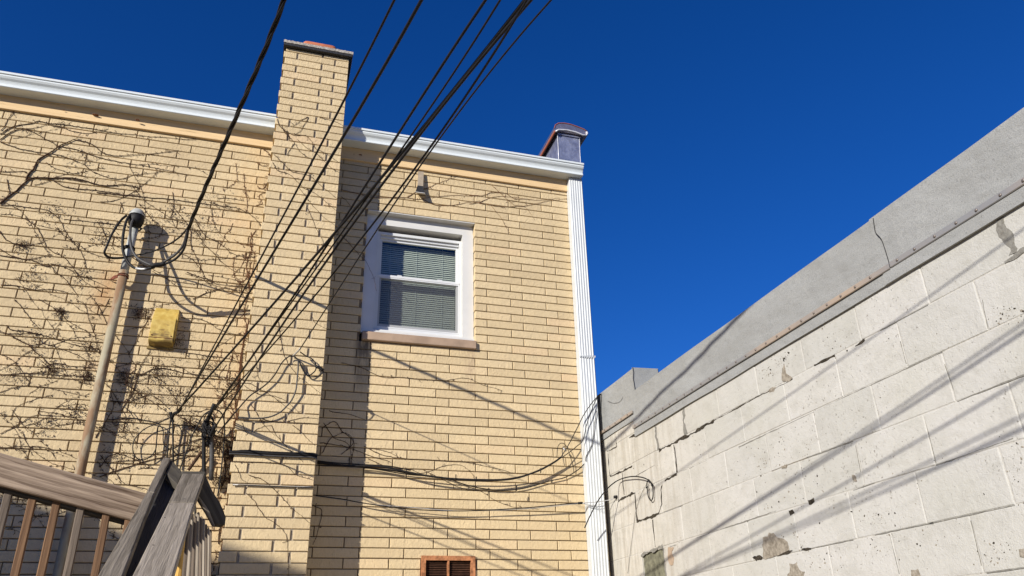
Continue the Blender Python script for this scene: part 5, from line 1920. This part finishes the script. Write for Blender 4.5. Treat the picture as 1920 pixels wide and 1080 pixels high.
rightv = [
    (R1((0, 690), (190, 690), (320, 650), (430, 650), (560, 670), (690, 745), (850, 740), (1000, 760), (1200, 750), (1350, 720)), 1.5),
    (R1((0, 820), (130, 800), (270, 740), (400, 705), (620, 715), (860, 740)), 1.5),
    (R1((130, 800), (300, 830), (420, 850), (600, 855), (820, 850), (960, 820), (1150, 780), (1480, 735)), 1.8),
    (R1((340, 540), (460, 650), (590, 770), (690, 840), (810, 850), (900, 930), (980, 1060)), 1.1),
    (R1((320, 830), (400, 930), (490, 1050), (560, 1180), (640, 1290)), 1.0),
    (R2((0, 570), (200, 620), (330, 655), (500, 660), (730, 660), (860, 680), (1000, 660), (1200, 640), (1400, 640), (1560, 645)), 1.9),
    (R2((920, 680), (1050, 740), (1230, 750), (1400, 720), (1560, 700)), 1.9),
    (R2((740, 655), (830, 605), (940, 565), (1060, 510), (1200, 460), (1300, 425)), 1.7),
    (R2((0, 650), (60, 700), (130, 800)), 1.6),
    ([(640, 440), (660, 462), (676, 480), (688, 492), (700, 520), (706, 545)], 1.5),
]
lowv = [
    (R3((130, 250), (200, 210), (240, 260), (300, 310), (310, 360), (290, 450)), 2.2),
    (R3((170, 150), (280, 170), (370, 200)), 1.7),
    (R3((370, 350), (480, 400), (600, 420), (800, 430), (1000, 450), (1180, 490)), 1.8),
    (R3((390, 420), (520, 470), (620, 480), (700, 500), (820, 460), (920, 460), (1000, 530)), 1.6),
    (R3((700, 480), (820, 540), (920, 590), (1020, 600), (1100, 650), (1200, 690), (1350, 700)), 1.6),
    (R3((80, 680), (130, 710), (120, 780), (100, 850), (80, 900)), 2.0),
    (R3((120, 330), (250, 350), (400, 400), (520, 440)), 2.2),
    (R3((140, 220), (200, 300), (280, 340), (300, 450)), 2.0),
    (R3((130, 390), (180, 310), (250, 270)), 2.4),
    (R4((0, 160), (140, 190), (250, 245), (330, 270), (450, 270), (600, 285), (780, 290), (930, 275), (1060, 325), (1210, 370)), 1.6),
    (R4((0, 850), (90, 760), (60, 700), (0, 680)), 1.8),
    (R4((200, 800), (330, 820), (430, 870)), 1.3),
]


def px_m(p, y):
    return 1.0 / FOC * (on_y(p[0], p[1], y) - CAM).dot(FWD)


def grow(vine, trails, y_face, mat, side=1.0, buds=1.0):
    twigs = MB()
    for item in trails:
        pts, wd = item[0], item[1]
        P = []
        for q_ in pts:
            P.append(on_y(q_[0], q_[1], y_face - .006))
        P = smooth_path(P, 6)
        rr = wd * px_m(pts[0], y_face) / 2 * (.70 if wd > 3.2 else .60)
        ln = 0
        Q = []
        for i, p in enumerate(P):
            j_ = noise.noise_vector(p * 9.0) * .005 + noise.noise_vector(p * 45.0) * .0045
            Q.append(Vector((p.x + j_.x, min(y_face - rr * .7, y_face - rr - .001 - abs(j_.y) * .35), p.z + j_.z)))
        n_ = len(Q)
        rad = [rr * (1.12 - .62 * i / n_) * random.uniform(.82, 1.18) for i in range(n_)]
        MB().tube(Q, rad, 5).build('stem', mat, vine)
        # side twigs with little tendril pads, as the bare creeper has
        for i in range(1, n_ - 1):
            seg = (Q[i + 1] - Q[i]).length
            cnt = seg / .0145 * side
            k_ = int(cnt) + (1 if random.random() < cnt % 1 else 0)
            for _ in range(k_):
                s0 = Q[i].lerp(Q[i + 1], random.random())
                a_ = random.uniform(0, 2 * math.pi)
                tl_ = random.choice((.006, .009, .013, .02, .034))
                pts_ = [s0]
                cur = s0
                for q2 in range(3):
                    a_ += random.uniform(-.7, .7)
                    cur = cur + Vector((math.cos(a_), random.uniform(-.25, .1), math.sin(a_))) * tl_ / 3
                    cur.y = min(cur.y, y_face - .003)
                    pts_.append(cur.copy())
                twigs.tube(pts_, [.0018, .0014, .0012, .0009], 3, False, False)
                if random.random() < .55 * buds:
                    b_ = pts_[random.choice((2, 3))]
                    rb = random.uniform(.0022, .0048)
                    twigs.tube([b_ + Vector((0, 0, -rb)), b_, b_ + Vector((0, -rb * .3, rb))], [rb * .3, rb, rb * .3], 4, False, True)
    if twigs.v:
        twigs.build('twigs', mat, vine, kind='stuff')


v1 = thing('wall_vine', 'bare brown creeper spreading over the whole left brick wall round the mast', 'vine', (-2.6, -.01, GROUND))
# more thin runners, mostly along the courses and falling to the right
extra = []
rs = random.Random(21)
for i in range(88):
    x, y = rs.uniform(-60, 440), rs.uniform(230, 1010)
    if y < 230 + x * .16:
        y += 90
    dense = 1 if (y > 380 and x < 250) or y > 620 else .45
    if rs.random() > dense:
        continue
    a_ = rs.choice((.1, .1, .16, .7, .95, -.35)) + rs.uniform(-.1, .1)
    pts = [(x, y)]
    for k_ in range(rs.randint(4, 9)):
        a_ += rs.uniform(-.28, .28)
        st = rs.uniform(14, 26)
        x, y = x + math.cos(a_) * st, y + math.sin(a_) * st
        if x > 478 - max(0, (y - 500)) * .09:
            break
        pts.append((x, y))
    if len(pts) > 2:
        extra.append((pts, rs.uniform(0.9, 1.7)))
grow(v1, left, 0, M['stem'], .62)
grow(v1, extra, 0, M['stem'], .62)
# clumps of dried tendrils
clump = MB()
for (cx, cy, s_, n_) in ((40, 462, 14, 60), (110, 585, 9, 60), (95, 690, 16, 90), (160, 705, 14, 80), (262, 588, 13, 80), (238, 705, 16, 90), (330, 640, 26, 90), (300, 700, 30, 110), (250, 740, 30, 130),
                         (330, 745, 30, 90), (390, 690, 30, 60), (85, 795, 26, 70), (140, 770, 20, 60), (360, 800, 22, 110), (400, 830, 24, 170), (430, 850, 14, 120), (230, 800, 30, 80), (60, 640, 30, 60), (30, 700, 24, 50),
                         (290, 420, 26, 50), (330, 400, 26, 50), (380, 430, 34, 60), (190, 445, 28, 50), (100, 400, 24, 50), (150, 300, 30, 40), (400, 380, 30, 40), (410, 900, 12, 70), (60, 520, 20, 40), (150, 520, 24, 50), (215, 860, 30, 60),
                         (440, 720, 16, 80), (350, 850, 40, 70), (170, 650, 18, 50)):
    for _ in range(int(n_ * 1.5)):
        p = on_y(random.gauss(cx, s_ * .6), random.gauss(cy, s_ * .45), -.004)
        p.y = random.uniform(-.022, -.004)
        a_ = random.uniform(0, 6.28)
        tl_ = random.choice((.006, .01, .015, .025))
        pts_ = [p]
        cur = p
        for q2 in range(2):
            a_ += random.uniform(-1, 1)
            cur = cur + Vector((math.cos(a_), random.uniform(-.3, .2), math.sin(a_))) * tl_ / 2
            pts_.append(cur.copy())
        clump.tube(pts_, [.0017, .0013, .001], 3, False, False)
        if random.random() < .4:
            rb = random.uniform(.002, .0045)
            clump.tube([cur + Vector((0, 0, -rb)), cur, cur + Vector((0, -rb * .3, rb))], [rb * .3, rb, rb * .3], 4, False, True)
clump.build('tendrils', M['stem'], v1, kind='stuff')
v2 = thing('corner_vine', 'rust-red vine stems climbing the inner corner between left wall and chimney', 'vine', (-1.87, -.01, GROUND))
grow(v2, [(a, b) for a, b, c in red], 0, M['stem_red'], 1.3)
ex2 = []
for i in range(34):
    y = rs.choice((rs.uniform(300, 520), rs.uniform(560, 1040), rs.uniform(640, 900)))
    x = 478 - max(0, (y - 380)) * .095 + rs.uniform(-42, 6)
    pts = [(x, y)]
    a_ = rs.uniform(1.0, 2.1)
    for k_ in range(rs.randint(3, 6)):
        a_ += rs.uniform(-.6, .6)
        x, y = x + math.cos(a_) * 13, y + math.sin(a_) * 13
        x = min(x, 480 - max(0, (y - 380)) * .097)
        pts.append((x, y))
    ex2.append((pts, rs.uniform(1.0, 1.7)))
grow(v2, ex2, 0, M['stem_red'], .8)
v3 = thing('chimney_vine', 'thin vine strands wandering down the sunlit chimney face', 'vine', (-1.5, -CHIM - .01, GROUND))
grow(v3, chim, -CHIM, M['stem'], .30, .8)
v4 = thing('upper_vine', 'thin red-brown vine strands above the window under the eaves board', 'vine', (0, -.01, -1))
grow(v4, rightv, 0, M['stem_red'], .22, .5)
v5 = thing('lower_vine', 'vine strands beside the shaded strip below the window', 'vine', (-.8, -.01, -3))
grow(v5, lowv, 0, M['stem'], .30, .6)
